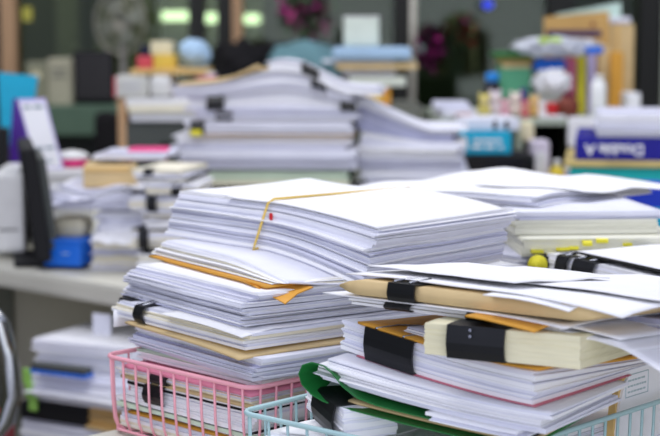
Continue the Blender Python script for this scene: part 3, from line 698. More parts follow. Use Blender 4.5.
# page stand: tilted printed calendar page with purple board behind
def slantcard(name, label, cat, pts, Y0, Y1, t, m, parts=()):
    """a flat board through four pixels (bl, br, tr, tl), leaning back from depth Y0 to Y1"""
    P = [at(*pts[0], Y0), at(*pts[1], Y0), at(*pts[2], Y1), at(*pts[3], Y1)]
    n = (P[1] - P[0]).cross(P[3] - P[0]).normalized() * t
    if n.y < 0: n = -n
    def sl(Q, off=0, tt=1): 
        V = [q + n * off for q in Q] + [q + n * (off + tt) for q in Q]
        return V, [(3, 2, 1, 0), (4, 5, 6, 7), (0, 1, 5, 4), (1, 2, 6, 5), (2, 3, 7, 6), (3, 0, 4, 7)]
    if not parts:
        o = mesh_obj(name, *sl(P), m, None, None, (P[0] + P[1]) / 2); return tag(o, label, cat)
    e = empty(name, (P[0] + P[1]) / 2); tag(e, label, cat)
    mesh_obj('board', *sl(P), m, None, e, e['_loc'])
    for (pn, rects, pm) in parts:
        b = MB()
        for (u0, v0, u1, v1) in rects:
            B = lambda u, v: (P[0] * (1 - u) + P[1] * u) * (1 - v) + (P[3] * (1 - u) + P[2] * u) * v
            b.add(*sl([B(u0, v0), B(u1, v0), B(u1, v1), B(u0, v1)], -.25 - .25 * parts.index((pn, rects, pm)), .2))
        b.build(pn, pm, e)
    return e
slantcard('desk_calendar', 'white printed page standing tilted with lavender border, left desk', 'page', [(38, 172), (64, 170), (45, 98), (17, 99)], 2.49, 2.52, .004, LAV,
          [('page_sheet', [(.06, .05, .94, .95)], W1), ('printed_lines', [(.15, .86, .4, .9), (.5, .86, .85, .9), (.14, .3, .45, .33), (.52, .3, .88, .33), (.3, .12, .7, .14)], INK)])
slantcard('purple_folder', 'purple folder standing behind the white printed page', 'folder', [(4, 237), (30, 237), (28, 100), (13, 98)], 2.64, 2.66, .012, PURPLE)
slantcard('cyan_folder', 'cyan folder standing at the left picture edge', 'folder', [(6, 233), (16, 233), (37, 76), (-2, 72)], 2.72, 2.75, .012, CYAN)
pxbox('black_file', 'black upright file at the left picture edge before the cyan folder', 'file', -12, 6, 128, 240, 2.57, .03, BLKM, 0, .004)
GL1 = 'papers of the messy left desk pile'
l1 = lambda dx=0, dy=0, l=.12, r=.14, a=172: Lay((-.262 + dx, 2.19 + dy), a, l, r)
sheaf('paper_packet', 'grey white packet right of the bright blue box', 'paper', l1(0, 0, .068, .15), .7605, .038, GL1, mats=[(W3, 2), (W4, 2)], seed=71, jit=.002, lt=.003, nu=8, nv=8)
pxbox('cloth_bag', 'rolled cream cloth bag on the bright blue box', 'bag', 52, 88, 218, 238, 2.24, .05, CREAM, -.15, .014)
sheaf('paper_sheaf', 'rumpled white sheaf lying behind the crumpled leaf on the left desk', 'paper', l1(.004, .03, .07, .13), .799, .038, GL1, mats=KM, seed=72, jit=.005, lt=.003, nu=8, nv=8)
DW = lambda x, y, z: .009 * nz1(x * 24, y * 16, z * 3) * sst((z - .842) / .012)
sheaf('paper_sheaf', 'lower lavender sheaf of the rumpled papers on the left desk', 'paper', Lay((-.262, 2.225), 177, .138, .12, DW), .842, .018, GL1, mats=[(W2, 3), (W4, 3), (W5, 1)], seed=73, jit=.006, lt=.002, nu=12, nv=8)
sheaf('paper_sheaf', 'upper white sheaf of the rumpled papers under the kraft package', 'paper', Lay((-.27, 2.22), 167, .125, .12, DW), .8605, .0125, GL1, mats=KM, seed=74, jit=.006, lt=.002, nu=12, nv=8)
sheet('paper_sheet', 'crumpled white leaf hanging above the grey white packet', 'paper', Lay((-.27, 2.165), 168, .062, .1), .801, .001, W1, rip=.008, seed=75, zf=lambda a, b: .028 * b)
sheet('paper_sheet', 'rumpled lavender leaf sagging from the left of the desk pile', 'paper', Lay((-.335, 2.195), 168, .055, .08), .8575, .001, W4, rip=.006, seed=77, curl=[(1, 0, .05, -.008)])
sheet('paper_sheet', 'torn white leaf jutting right of the kraft package', 'paper', Lay((-.232, 2.17), 158, .06, .08), .8765, .001, W1, rip=.007, seed=78, curl=[(0, 0, .04, -.01)])
pxbox('kraft_package', 'kraft envelope package on the left desk pile', 'package', 80, 128, 166, 188, 2.26, .1, TAN, .1, .004, None, [('flap', .5, .85, .98, .2, MANILA)])
pxbox('tape_strip', 'kraft paper strip hanging beside the kraft package', 'paper', 129, 137, 163, 192, 2.235, .004, TAN, .1, .001)
sheaf('paper_sheaf', 'white papers over the kraft package', 'paper', Lay((-.235, 2.28), 176, .105, .1), .908, .010, GL1, mats=KM, seed=76, jit=.006, lt=.002, nu=8, nv=6)
c = at(72, 168, 2.53)
bz = at(60, 170, 2.47).z + .0005
pl = empty('pink_bowl', (c.x, 2.53, bz)); tag(pl, 'white bowl with pink sides on the white carton', 'bowl')
MB().lathe((c.x, 2.53, bz), [(.014, 0), (.022, .002), (.027, .013)], 24).build('pink_side', MAG, pl); MB().lathe((c.x, 2.53, bz + .0132), [(.0275, 0), (.028, .004), (.02, .010), (.004, .013)], 24).build('white_top', WPL, pl)
pxbox('magenta_box', 'flat magenta box on the left desk pile', 'box', 126, 166, 150, 160, 2.3, .08, MAG, .05, .002, None, [('white_label', .3, .5, .3, .3, W1)])
# white sheaf mess between the left desk pile and the tall stack
GP = 'clipped papers between the left desk pile and the tall stack'
names = ['foot of', 'second from the foot in', 'third from the foot in', 'fourth from the foot in', 'next to topmost in', 'topmost in']
for i, (z, t, dx, a, cu) in enumerate([(.7605, .035, 0, 176, .03), (.797, .026, -.012, 170, .05), (.8245, .022, .006, 178, .02), (.848, .02, -.006, 168, .045), (.8695, .018, .004, 175, .02), (.889, .016, -.004, 171, .05)]):
    sheaf('paper_sheaf', 'clipped white sheaf %s the mixed pile left of the tall stack' % names[i], 'paper', Lay((-.19 + dx, 2.14), a, .068, .13), z, t, GP, [('L', cu, .014, .02, dict(bulge=.003, handle=False))], mats=[(W1, 3), (W2, 2), (W3, 2), (BLKM, .5)], seed=80 + i, jit=.005, lt=.0028, nu=8, nv=6)

# ------------------------------------------------------------------ lower shelf under the left desk
sb = lambda dx, dy, l, r, a=150: Lay((-.245 + dx, 1.97 + dy), a, l, r)
GS = 'papers on the shelf under the left desk'
sheaf('paper_sheaf', 'white sheaf lowest on the shelf under the left desk', 'paper', sb(0, 0, .19, .2), .4955, .0885, GS, mats=KM, seed=91, jit=.004, lt=.003, nu=10, nv=8)
o = sheaf('ring_binder', 'black and tan binder lying on the shelf under the left desk', 'binder', sb(0, 0, .075, .2), .5845, .024, None, mats=[(CARD, 3), (TAN, 2)], seed=92, jit=.002, lt=.002, nu=8, nv=8)
lay = Lay(sb(0, 0, 1, 1).w(.076, -.003, 0), 150, .11, .2); q = lay.w(.055, .1, .5965); b = MB().bbox((q.x, q.y, .5965), (.11, .2, .023), R(150), .004); mesh_obj('black_cover', b.v, b.f, BLKM, None, o, o['_loc'])
sheaf('paper_sheaf', 'white sheaf above the black and tan binder under the left desk', 'paper', sb(.004, 0, .17, .2), .6095, .040, GS, mats=[(W1, 3), (W2, 3), (W4, 2)], seed=93, jit=.004, lt=.002, nu=10, nv=8)
sheaf('paper_sheaf', 'topmost white sheaf on the shelf under the left desk', 'paper', Lay((-.205, 1.985), 153, .205, .2), .652, .036, GS, mats=[(W1, 4), (W2, 2)], seed=94, jit=.003, lt=.002, nu=10, nv=8)
lay = Lay((-.305, 1.99), 152, .095, .018); lay.z0 = .65
fe = empty('blue_file', lay.w(.05, .01, .650)); tag(fe, 'dark grey file with blue edge on the papers under the left desk', 'file')
q = lay.w(.05, .009, .656); MB().bbox((q.x, q.y, .6575), (.085, .018, .012), R(152), .002).build('file_cover', DGREY, fe); MB().bbox((q.x, q.y, .6532), (.087, .02, .005), R(152), .001).build('blue_edge', BLUE, fe)
for i, (x, y) in enumerate([(27, 376), (30, 390), (33, 403)]):
    pxbox('sticky_tab', 'lime sticky tab, %s of three at the left of the papers under the desk' % ['upper', 'middle', 'lower'][i], 'tab', x - 5, x + 5, y - 7, y + 8, 2.055 - .006 * i, .004, LIME, R(-30), .001, 'lime sticky tabs')
c = at(100, 325, 2.255)
pxbox('paper_note', 'pale paper slip standing at the back of the shelf papers under the desk', 'note', 91, 113, 314, 337, 2.10, .004, W2, R(-30), .001)
fr = empty('visitor_chair', at(-4, 436, 1.75)); tag(fr, 'chrome framed chair with dark red seat at the lower left picture edge', 'chair')
q = at(-8, 420, 1.75)
MB().tube([(q.x, 1.75, 0), (q.x, 1.75, .45), at(-6, 436, 1.75), at(6, 420, 1.75), at(13, 395, 1.75), at(9, 355, 1.75), at(1, 325, 1.75), at(-8, 312, 1.75), at(-40, 308, 1.75)], .010, 12).build('arm_frame', CHROME, fr)
a_ = at(-16, 424, 1.85); MB().bbox((a_.x - .10, 1.85, a_.z - .03), (.24, .2, .06), 0, .02).build('seat', mat('dark_red', (130, 30, 34), .7), fr)
# ------------------------------------------------------------------ clutter on the far desk, centre and left
YC = 3.25
pxbox('drawer_unit', 'low grey drawer unit behind the tall stack', 'cabinet', 318, 424, 106, 196, YC, .32, GREYM, 0, .006, None, [('drawer', .5, .72, .94, .4, GREYM), ('drawer', .5, .26, .94, .4, GREYM), ('handle', [(.5, .72, .2, .04), (.5, .26, .2, .04)], 0, 0, 0, SILVER)], None, 'body')
bpy.data.objects['drawer_unit'].location.z += 0
pxbox('orange_box', 'orange box behind the tall stack, below the white pad', 'box', 357, 391, 87, 105.5, YC, .12, mat('orange_box', (226, 160, 66), .6), 0, .003, None, [('label', .5, .45, .5, .4, YOR)])
pxbox('white_pad', 'thick white pad lying on the orange box', 'pad', 349, 406, 76.5, 86.5, YC - .01, .14, mat('pale_pad', (222, 228, 214), .6), 0, .003)
pxbox('paper_sheaf', 'white papers above the white pad behind the tall stack', 'paper', 342, 396, 70, 76, YC, .13, W2, 0, .004)
slant = pxbox('envelope', 'tan envelopes above the white pad behind the tall stack', 'envelope', 336, 418, 63.5, 69.5, YC - .02, .15, TAN, 0, .003)
pxbox('pale_file', 'pale blue file under the white cube', 'file', 332, 412, 47, 60, YC - .02, .16, PALEBLUE, 0, .01)
pxbox('paper_sheaf', 'white papers jutting left below the pale blue file', 'paper', 322, 394, 60.3, 63.2, YC, .14, W2, 0, .003)
e = pxbox('white_canister', 'white cube shaped canister topping the centre pile', 'canister', 343.5, 379.5, 16, 46.7, YC, .07, mat('canister_white', (226, 236, 222), .4), 0, .008, None, [('lid', .5, .97, 1.03, .06, WPL)])
# chair with the jackets
def cz(px, py, Y): return at(px, py, Y)
YJ = 4.5
e = empty('office_chair', (X(280, YJ), YJ + .1, 0)); tag(e, 'black high backed office chair behind the tall stack', 'chair')
c = at(262, 70, YJ)
MB().bbox((c.x, YJ + .12, .82), (.30, .08, .5), 0, .035, 0, (R(-6), 0)).build('backrest', BLKC, e)
MB().bbox((c.x, YJ - .1, .46), (.46, .44, .09), 0, .03).build('seat', BLKC, e); MB().bbox((c.x, YJ + .15, .52), (.05, .03, .3)).build('back_post', BLKM, e)
MB().tube([(c.x, YJ - .1, .08), (c.x, YJ - .1, .42)], .025, 12).build('gas_post', BLKM, e)
for k in range(5):
    A = 2 * math.pi * k / 5; lg = MB().tube([(c.x, YJ - .1, .1), (c.x + .22 * math.cos(A), YJ - .1 + .22 * math.sin(A), .06)], [.02, .014], 8).build('leg', BLKM, e)
    MB().lathe((c.x + .22 * math.cos(A), YJ - .1 + .22 * math.sin(A), .0), [(.015, 0), (.024, .01), (.024, .04), (.012, .05)], 12).build('caster', BLKM, lg)
c = at(241, 62, YJ)
o = MB().blob((c.x, YJ + .0, c.z - .03), (.068, .085, .088), 4, .2, 2.2).build('black_coat', BLKC); tag(o, 'black coat hung over the left of the office chair', 'coat')
c = at(306, 57, YJ)
o = MB().blob((c.x, YJ - .02, c.z - .03), (.105, .085, .075), 9, .2, 2.4).build('teal_jacket', TEALC); tag(o, 'grey teal jacket draped on the office chair', 'jacket')
# left far pile
YL = 3.2
pxbox('drawer_unit', 'dark grey drawer unit under the left far pile', 'cabinet', 126, 212, 122, 200, YL, .3, DGREY, 0, .006, None, [('drawer', .5, .72, .94, .4, DGREY), ('drawer', .5, .26, .94, .4, DGREY), ('handle', [(.5, .72, .2, .04), (.5, .26, .2, .04)], 0, 0, 0, SILVER)], None, 'body')
pxbox('wooden_riser', 'tan wooden post standing beside the left far papers', 'post', 119, 126, 98, 197.5, YL, .2, WOOD, 0, .003)
GLf = 'papers of the left far pile'
pxbox('paper_sheaf', 'lower white papers of the left far pile', 'paper', 130, 200, 113, 121.5, YL - .01, .2, W2, 0, .004, GLf)
pxbox('paper_sheaf', 'cream papers in the middle of the left far pile', 'paper', 126, 206, 106, 112.6, YL - .02, .2, W3, .03, .004, GLf)
pxbox('paper_sheaf', 'upper white papers of the left far pile', 'paper', 126, 208, 98, 105.6, YL - .01, .2, W1, -.02, .004, GLf)
pxbox('grey_case', 'pale grey case with pink edge in the left far pile', 'case', 114, 148, 76, 97.5, YL - .01, .15, mat('case_grey', (206, 206, 200), .5), 0, .006, None, [('pink_edge', .03, .5, .06, .95, ROSE), ('vent_lines', [(.5, .3, .5, .03), (.5, .5, .5, .03), (.5, .7, .5, .03)], 0, 0, 0, W4)])
pxbox('white_case', 'white rounded case beside the pale grey case', 'case', 149, 171, 75, 97.5, YL - .01, .15, WPL, 0, .014)
pxbox('wooden_tray', 'tan tray over the grey and white cases', 'tray', 130, 206, 69, 74.6, YL, .2, MANILA, 0, .003)
pxbox('rose_box', 'rose red box on the tan tray', 'box', 137, 153, 56, 68.6, YL + .02, .08, ROSE, 0, .002)
pxbox('yellow_box', 'yellow card box on the tan tray', 'box', 153.5, 174, 55, 68.6, YL + .01, .08, YOR, 0, .002)
pxbox('dark_box', 'small dark box on the rose red box', 'box', 140, 150, 45, 55.6, YL + .03, .06, mat('ink_blue', (30, 34, 58), .5), 0, .002)
pxbox('cream_box', 'cream box on the yellow card box', 'box', 150.5, 171, 41, 54.6, YL + .02, .07, CREAM, 0, .002)
cp = at(190, 97, YL); r_ = .021
e = empty('paper_cup', (cp.x, YL + .0, cp.z)); tag(e, 'white and pink cup right of the white case', 'cup')
zc = at(190, 97.5, YL).z
MB().lathe((cp.x + .03, YL + .03, zc), [(.016, 0), (.017, .002), (.021, .044)], 20).build('pink_body', PPINK, e); MB().lathe((cp.x + .03, YL + .03, zc + .0442), [(.022, 0), (.022, .003), (.014, .006)], 20).build('white_lid', WPL, e)
c = at(191, 56, YL)
o = MB().blob((c.x, YL + .09, at(0, 69, YL + .09).z + .030), (.032, .04, .03), 2, .3, 2.5, flat=-.03).build('pale_blue_cloth', PALEBLUE); tag(o, 'crumpled pale blue cloth on the tan tray', 'cloth')
# far left: fan, green bench, dark screen
YF = 4.82
c = at(121, 22, YF); e = empty('standing_fan', (c.x, YF, 0)); tag(e, 'standing fan with a round cage before the window', 'fan')
b = MB(); rr = .075
for k in range(3): b.tube([(c.x + rr * (1 - .3 * k) * math.cos(A), YF - .02 - .012 * k, c.z + rr * 1.25 * (1 - .3 * k) * math.sin(A)) for A in [2 * math.pi * i / 32 for i in range(32)]], .0045 if k == 0 else .0022, 6, True)
for k in range(24):
    A = 2 * math.pi * k / 24; b.tube([(c.x + rr * math.cos(A), YF - .02, c.z + rr * 1.25 * math.sin(A)), (c.x + rr * .5 * math.cos(A), YF - .04, c.z + rr * .62 * math.sin(A)), (c.x, YF - .046, c.z)], .001, 5)
b.build('cage', SILVER, e)
for k in range(4):
    A = math.pi / 2 * k + .4; d = Vector((math.cos(A), 0, math.sin(A))); q = Vector((-d.z, .25, d.x))
    cc = Vector((c.x, YF - .012, c.z)); mesh_obj('fan_blade', *(lambda V: (V + [v + Vector((0, .003, 0)) for v in V], [(0, 1, 2, 3), (7, 6, 5, 4), (0, 4, 5, 1), (1, 5, 6, 2), (2, 6, 7, 3), (3, 7, 4, 0)]))([cc + d * .012 - q * .008, cc + d * .062 - q * .03, cc + d * .068 + q * .025, cc + d * .012 + q * .008]), mat('fan_blade', (150, 156, 140), .4), None, e, e['_loc'])
MB().tube([(c.x, YF, c.z), (c.x, YF + .08, c.z)], .025, 16).build('motor', GREYM, e)
MB().tube([(c.x, YF + .04, c.z - .01), (c.x, YF + .04, .02)], .012, 10).build('pole', SILVER, e); MB().lathe((c.x, YF + .04, 0), [(.1, 0), (.1, .012), (.04, .03)], 28).build('base', GREYM, e)
YT = 4.3
p, q = at(20, 106, YT), at(120, 106, YT); e = empty('side_table', ((p.x + q.x) / 2, YT + .2, 0)); tag(e, 'sage green metal bench beyond the left desk', 'table')
MB().bbox(((p.x + q.x) / 2, YT + .2, p.z - .04), (q.x - p.x, .4, .08), 0, .004).build('table_top', GGREEN, e)
MB().bbox(((p.x + q.x) / 2, YT + .3, (p.z - .08) / 2), (q.x - p.x - .06, .03, p.z - .08)).build('back_board', DGREY, e)
for a in (p.x + .03, q.x - .03): MB().bbox((a, YT + .06, (p.z - .08) / 2), (.03, .03, p.z - .08)).build('leg', DGREY, e)
e = pxbox('dark_monitor', 'dark square monitor on the sage green bench', 'monitor', 73, 113, 51, 103, YT + .1, .04, BLKM, 0, .006, None, [('screen', .5, .52, .9, .86, mat('screen_dark', (30, 26, 24), .25))], None, 'case')
z0 = at(0, 106, YT).z; cx = at(93, 80, YT + .1).x
MB().bbox((cx, YT + .16, z0 + .006), (.09, .09, .011), 0, .003).build('base', BLKM, e); MB().bbox((cx, YT + .15, z0 + .04), (.025, .012, .07)).build('neck', BLKM, e)
pxbox('beige_case', 'beige case standing on the sage green bench', 'case', 48, 71, 58, 105.6, YT + .06, .12, mat('beige_case', (176, 172, 148), .6), 0, .006, None, [('dark_slot', [(.5, .75, .6, .05), (.5, .62, .6, .05)], 0, 0, 0, GREYM)])
pxbox('olive_case', 'olive grey case standing at the left of the sage green bench', 'case', 26, 47, 62, 105.6, YT + .06, .12, mat('olive_case', (140, 140, 116), .6), 0, .006, None, [('label', .5, .7, .4, .15, CREAM)])
YS = 4.05
c = at(107, 135, YS); e = empty('office_chair', (c.x, YS, 0)); tag(e, 'small dark office chair in front of the sage green bench', 'chair')
MB().bbox((c.x, YS, c.z - .05), (.062, .05, .22), 0, .022).build('backrest', BLKC, e); MB().bbox((c.x, YS, .62), (.03, .02, .34)).build('back_post', BLKM, e)
e_ = e; MB().bbox((c.x - .0, YS + .0, .44), (.2, .2, .06), 0, .02).build('seat', BLKC, e); MB().tube([(c.x, YS, .03), (c.x, YS, .41)], .025, 10).build('gas_post', BLKM, e); MB().lathe((c.x, YS, 0), [(.14, 0), (.14, .02), (.04, .05)], 24).build('base', BLKM, e)
slantcard('yellow_note', 'small yellow note stuck on the window at the left', 'note', [(22, 21), (32, 21), (32, 7), (22, 7)], 4.996, 4.996, .002, mat('note_yellow', (200, 196, 90), .7))

# tinsel on the glass
def tinsel(label, cx, cy, rx, ry, Y, cols, seed, n=300):
    rg = random.Random(seed); c = at(cx, cy, Y); b = MB(); sx = rx / F_PX * Y; sz = ry / F_PX * Y
    for i in range(n):
        A = rg.uniform(0, 2 * math.pi); q = rg.random() ** .6; p = c + Vector((math.cos(A) * q * sx, rg.uniform(-.02, .075), math.sin(A) * q * sz))
        d = Vector((rg.gauss(0, 1), rg.gauss(0, .6), rg.gauss(0, 1))).normalized() * rg.uniform(.012, .03); w = Vector((rg.gauss(0, 1), rg.gauss(0, 1), rg.gauss(0, 1))).normalized() * .0022
        b.add([p - d - w, p + d - w, p + d + w, p - d + w], [(0, 1, 2, 3)], rg.choice(range(len(cols))))
    o = b.build('tinsel_garland', cols); tag(o, label, 'garland'); return o
TPk = mat('tinsel_magenta', (190, 60, 140), .25, .85, bump=0); TPu = mat('tinsel_plum', (70, 34, 60), .25, .85, bump=0); TRd = mat('tinsel_red', (170, 56, 56), .25, .85, bump=0); TGr = mat('tinsel_green', (60, 100, 60), .3, .8, bump=0)
tinsel('magenta tinsel hanging on the window above the teal jacket', 306, 14, 26, 24, 4.9, [TPk, TPu, TGr, TGr], 1, 330)
tinsel('plum tinsel tuft right of the silver mullion', 431, 47, 15, 20, 4.9, [TPk, TPu, TPu], 2, 200)
tinsel('red tinsel tuft high on the window right of the plum tuft', 464, 30, 16, 16, 4.9, [TRd, TPu, TGr, TGr], 3, 200)
o = MB().blob(at(488, 5, 4.9), (.016, .012, .012), 1, .02).build('blue_led', mat('blue_bulb', (60, 80, 235), .3, bump=0, emit=.8)); tag(o, 'small glowing blue LED at the top of the window', 'bauble')  # blue LED as a small glowing sphere
for i, (x, y, col, lab) in enumerate([(438, 40, TPk, 'shiny magenta bauble in the plum tinsel'), (421, 49, mat('bauble_green', (150, 210, 180), .2, .5, bump=0), 'pale green bauble at the left of the plum tinsel'), (473, 30, TRd, 'shiny red bauble in the red tinsel'), (316, 7, TPk, 'upper magenta bauble in the left tinsel'), (284, 12, TPk, 'left magenta bauble in the left tinsel')]):
    o = MB().blob(at(x, y, 4.9), (.013, .013, .013), 1, 0.01).build('bauble', col); tag(o, lab, 'bauble', 'window baubles')

# ------------------------------------------------------------------ right far shelf and its clutter
YR = 2.98
SG = mat('shelf_grey_green', (172, 182, 166), .5)
a, b_ = at(440, 119, YR), at(612, 119, YR); zt_ = a.z
e = empty('shelf_unit', ((a.x + b_.x) / 2, YR + .2, .76)); tag(e, 'low grey green shelf unit with dark open bays on the right far desk', 'shelf')
dp = .5
MB().bbox(((a.x + b_.x) / 2 + .03, YR + dp / 2, zt_ - .006), (b_.x - a.x + .06, dp, .012), 0, .002).build('shelf_top', SG, e)
for px_ in (441, 519, 600):
    MB().bbox((X(px_, YR), YR + dp / 2, (zt_ - .012 + .7605) / 2), (.012, dp - .01, zt_ - .012 - .7605)).build('upright', SG, e)
MB().bbox(((a.x + b_.x) / 2, YR + dp - .01, (zt_ - .012 + .7605) / 2), (b_.x - a.x - .01, .01, zt_ - .0125 - .7605)).build('back_panel', BLKM, e)
def bx(*a, **k): return pxbox(*a, **k)
ZT = 118.5   # pixel row of the shelf top near its front
YB_ = 3.08
ytop = lambda Y: 218 - F_PX * math.tan(PITCH - math.atan((CZ - zt_) / Y) ) if False else 218 + F_PX * math.tan(math.atan((CZ - zt_) / Y) - PITCH)
y0 = ytop(3.2) - .3
bx('cardboard_box', 'tall tan cardboard box at the right of the far shelf', 'box', 606, 641, 24, ytop(3.3) - .3, 3.3, .16, TAN, -.17, .003, None, [('tape', .5, .5, .12, .98, MANILA)])
bx('paper_sheaf', 'lavender white papers on the tall tan cardboard box', 'paper', 604, 634, 17, 23.4, 3.3, .12, W2, -.1, .003)
slantcard('kraft_board', 'large kraft cardboard panel leaning behind the far shelf clutter', 'panel', [(545, ytop(3.24) - .2), (612, ytop(3.24) - .2), (609, 11), (544, 17)], 3.24, 3.28, .008, CARD, [('round_hole', [(.72, .86, .78, .9)], BROWN)])
slantcard('mint_board', 'pale mint board standing behind the kraft panel', 'panel', [(560, ytop(3.36) - .2), (622, ytop(3.36) - .2), (621, 2), (556, 14)], 3.36, 3.37, .006, mat('pale_mint', (196, 220, 206), .6))
bx('orange_folder', 'orange upright folder in front of the tall tan box', 'folder', 612, 626, 52, ytop(3.17) - .3, 3.17, .1, ORANGE, -.1, .002)
bx('kraft_folder', 'kraft upright folder left of the orange folder', 'folder', 598, 611, 46, ytop(3.19) - .3, 3.19, .02, TAN, 0, .002)
bx('yellow_folder', 'yellow upright folder on the far shelf', 'folder', 577, 586, 56, ytop(3.16) - .3, 3.16, .06, YEL, 0, .002)
bx('lavender_folder', 'pale lavender upright folder right of the yellow folder', 'folder', 586.5, 596, 52, ytop(3.18) - .3, 3.18, .045, LAV, 0, .002)
bx('pink_folder', 'pink upright folder left of the yellow folder', 'folder', 567, 576.5, 58, ytop(3.16) - .3, 3.16, .06, mat('pink_folder', (232, 120, 150), .5), 0, .002)
c = at(598, ytop(3.05) - .2, 3.05); e = empty('white_bottle', (c.x, 3.05, zt_)); tag(e, 'white cylindrical bottle standing on the far shelf', 'bottle')
MB().lathe((c.x, 3.05, zt_ + .0003), [(.0135, 0), (.0145, .003), (.0145, .062), (.009, .07)], 22).build('bottle_body', mat('bottle_white', (244, 246, 244), .35), e); MB().lathe((c.x, 3.05, zt_ + .0702), [(.009, 0), (.009, .008), (.006, .01)], 16).build('cap', WPL, e)
bx('green_box', 'green box on the far shelf', 'box', 501, 531, 64, ytop(3.14) - .3, 3.14, .09, mat('green_box', (96, 176, 134), .5), 0, .003, None, [('purple_mark', .75, .35, .25, .35, PURPLE), ('tan_band', .5, .96, 1.0, .08, TAN)])
bx('dark_green_lid', 'dark green tray over the green box', 'tray', 496, 542, 52, 57.5, 3.13, .12, mat('lid_green', (54, 120, 60), .5), 0, .002)
bx('olive_tin', 'olive tin between the green tray and the green box', 'tin', 499, 534, 58, 63.6, 3.14, .09, mat('olive_tin', (170, 150, 80), .5), 0, .003)
bx('blue_bag', 'bright blue bag on the far shelf', 'bag', 533, 566, 59, 71.5, 3.12, .08, BLUE, .08, .012)
o = MB().blob(at(552, 82, 3.1), (.034, .03, .024), 5, .35, 2.4).build('white_bag', W1); tag(o, 'crumpled white bag below the bright blue bag', 'bag')
bx('white_carton', 'low white carton under the crumpled white bag on the far shelf', 'box', 534, 566, 93, ytop(3.12) - .3, 3.12, .06, WPL, 0, .003)
o = MB().blob(at(558, 47, 3.12), (.078, .045, .018), 6, .45, 3.4).build('plastic_bag', mat('bag_white', (214, 218, 226), .35)); tag(o, 'large crumpled white plastic bag over the folders', 'bag')
bx('lime_lid', 'lime green lid on the crumpled plastic bag', 'lid', 540, 562, 37.5, 44, 3.08, .06, mat('lime_lid', (172, 204, 60), .5), 0, .004)
bx('purple_tray', 'dark purple tray behind the crumpled plastic bag', 'tray', 548, 602, 30, 37, 3.2, .03, mat('dark_purple', (70, 50, 84), .5), 0, .003)
bx('blue_cloth', 'small blue cloth at the right of the plastic bag', 'cloth', 586, 604, 47, 54, 3.07, .03, BLUE, .1, .008)
c = at(492, ytop(3.1), 3.1); e = empty('dark_bottle', (c.x, 3.1, zt_)); tag(e, 'dark bottle with a blue cap at the left of the green box', 'bottle')
MB().lathe((c.x, 3.1, zt_ + .0003), [(.015, 0), (.016, .004), (.016, .058), (.012, .066)], 20).build('bottle_body', mat('dark_bottle', (30, 34, 44), .3), e); MB().lathe((c.x, 3.1, zt_ + .0665), [(.013, 0), (.013, .014), (.009, .017)], 18).build('cap', mat('cap_blue', (40, 140, 220), .4), e)
# small stuffed toys and pots along the shelf front
TOYS = [(484, (222, 208, 120), .95, 'pale yellow toy at the left end of the shelf front'), (495, (232, 220, 224), 1.05, 'white toy second along the shelf front'), (505, (228, 170, 184), .75, 'dusty pink toy third along the shelf front'), (515, (230, 218, 206), 1.0, 'cream toy fourth along the shelf front'), (525, (214, 120, 120), .7, 'coral toy fifth along the shelf front'), (534, (226, 186, 110), .85, 'ochre toy beside the red can'), (542, (236, 226, 226), .65, 'small white toy touching the red can')]
for i, (x, col, k, lab) in enumerate(TOYS):
    Y = 3.002 + .03 * (i % 2); c = at(x, ytop(Y), Y); e = empty('plush_toy', (c.x, Y, zt_)); tag(e, lab, 'toy', 'small toys on the far shelf')
    m = mat('toy_%d' % i, col, .9, bump=.2)
    MB().blob((c.x, Y, zt_ + .0155 * k), (.013 * k, .011 * k, .0162 * k), i, .05, sub=3).build('body', m, e); h = MB().blob((c.x, Y - .002, zt_ + .036 * k), (.0105 * k, .0095 * k, .0105 * k), i + 9, .05, sub=3).build('head', m, e)
    for s_ in (-1, 1): MB().blob((c.x + s_ * .008 * k, Y - .001, zt_ + .0465 * k), (.004 * k, .003 * k, .0046 * k), i, .02, sub=2).build('ear', m, h)
    MB().blob((c.x, Y - .0125 * k, zt_ + .0335 * k), (.004 * k, .003 * k, .003 * k), i, .02, sub=2).build('muzzle', mat('toy_muzzle', (240, 226, 210), .9), h)
c = at(552, ytop(3.04), 3.04); e = empty('red_can', (c.x, 3.04, zt_)); tag(e, 'red can on the far shelf', 'can')
MB().lathe((c.x, 3.04, zt_ + .0003), [(.012, 0), (.0135, .002), (.0135, .026), (.012, .028)], 20).build('can_body', RED, e); MB().lathe((c.x, 3.04, zt_ + .0284), [(.012, 0), (.0115, .0015)], 20).build('can_top', SILVER, e)
c = at(568, ytop(3.03), 3.03); e = empty('brown_pot', (c.x, 3.03, zt_)); tag(e, 'brown woven pot right of the red can', 'pot')
MB().lathe((c.x, 3.03, zt_ + .0003), [(.014, 0), (.019, .008), (.021, .022), (.016, .038)], 22).build('pot_body', BROWN, e); MB().blob((c.x, 3.03, zt_ + .042), (.012, .012, .008), 3, .2, sub=3).build('stuffing', mat('maroon', (110, 40, 60), .8), e)
bx('paper_sheaf', 'low white papers lying along the far shelf front', 'paper', 541, 566, 115.5, ytop(2.99) - .2, 2.982, .018, W1, 0, .002)
bx('paper_sheaf', 'white papers at the right end of the far shelf', 'paper', 627, 641, 93, ytop(3.1) - .3, 3.1, .1, W1, 0, .003)
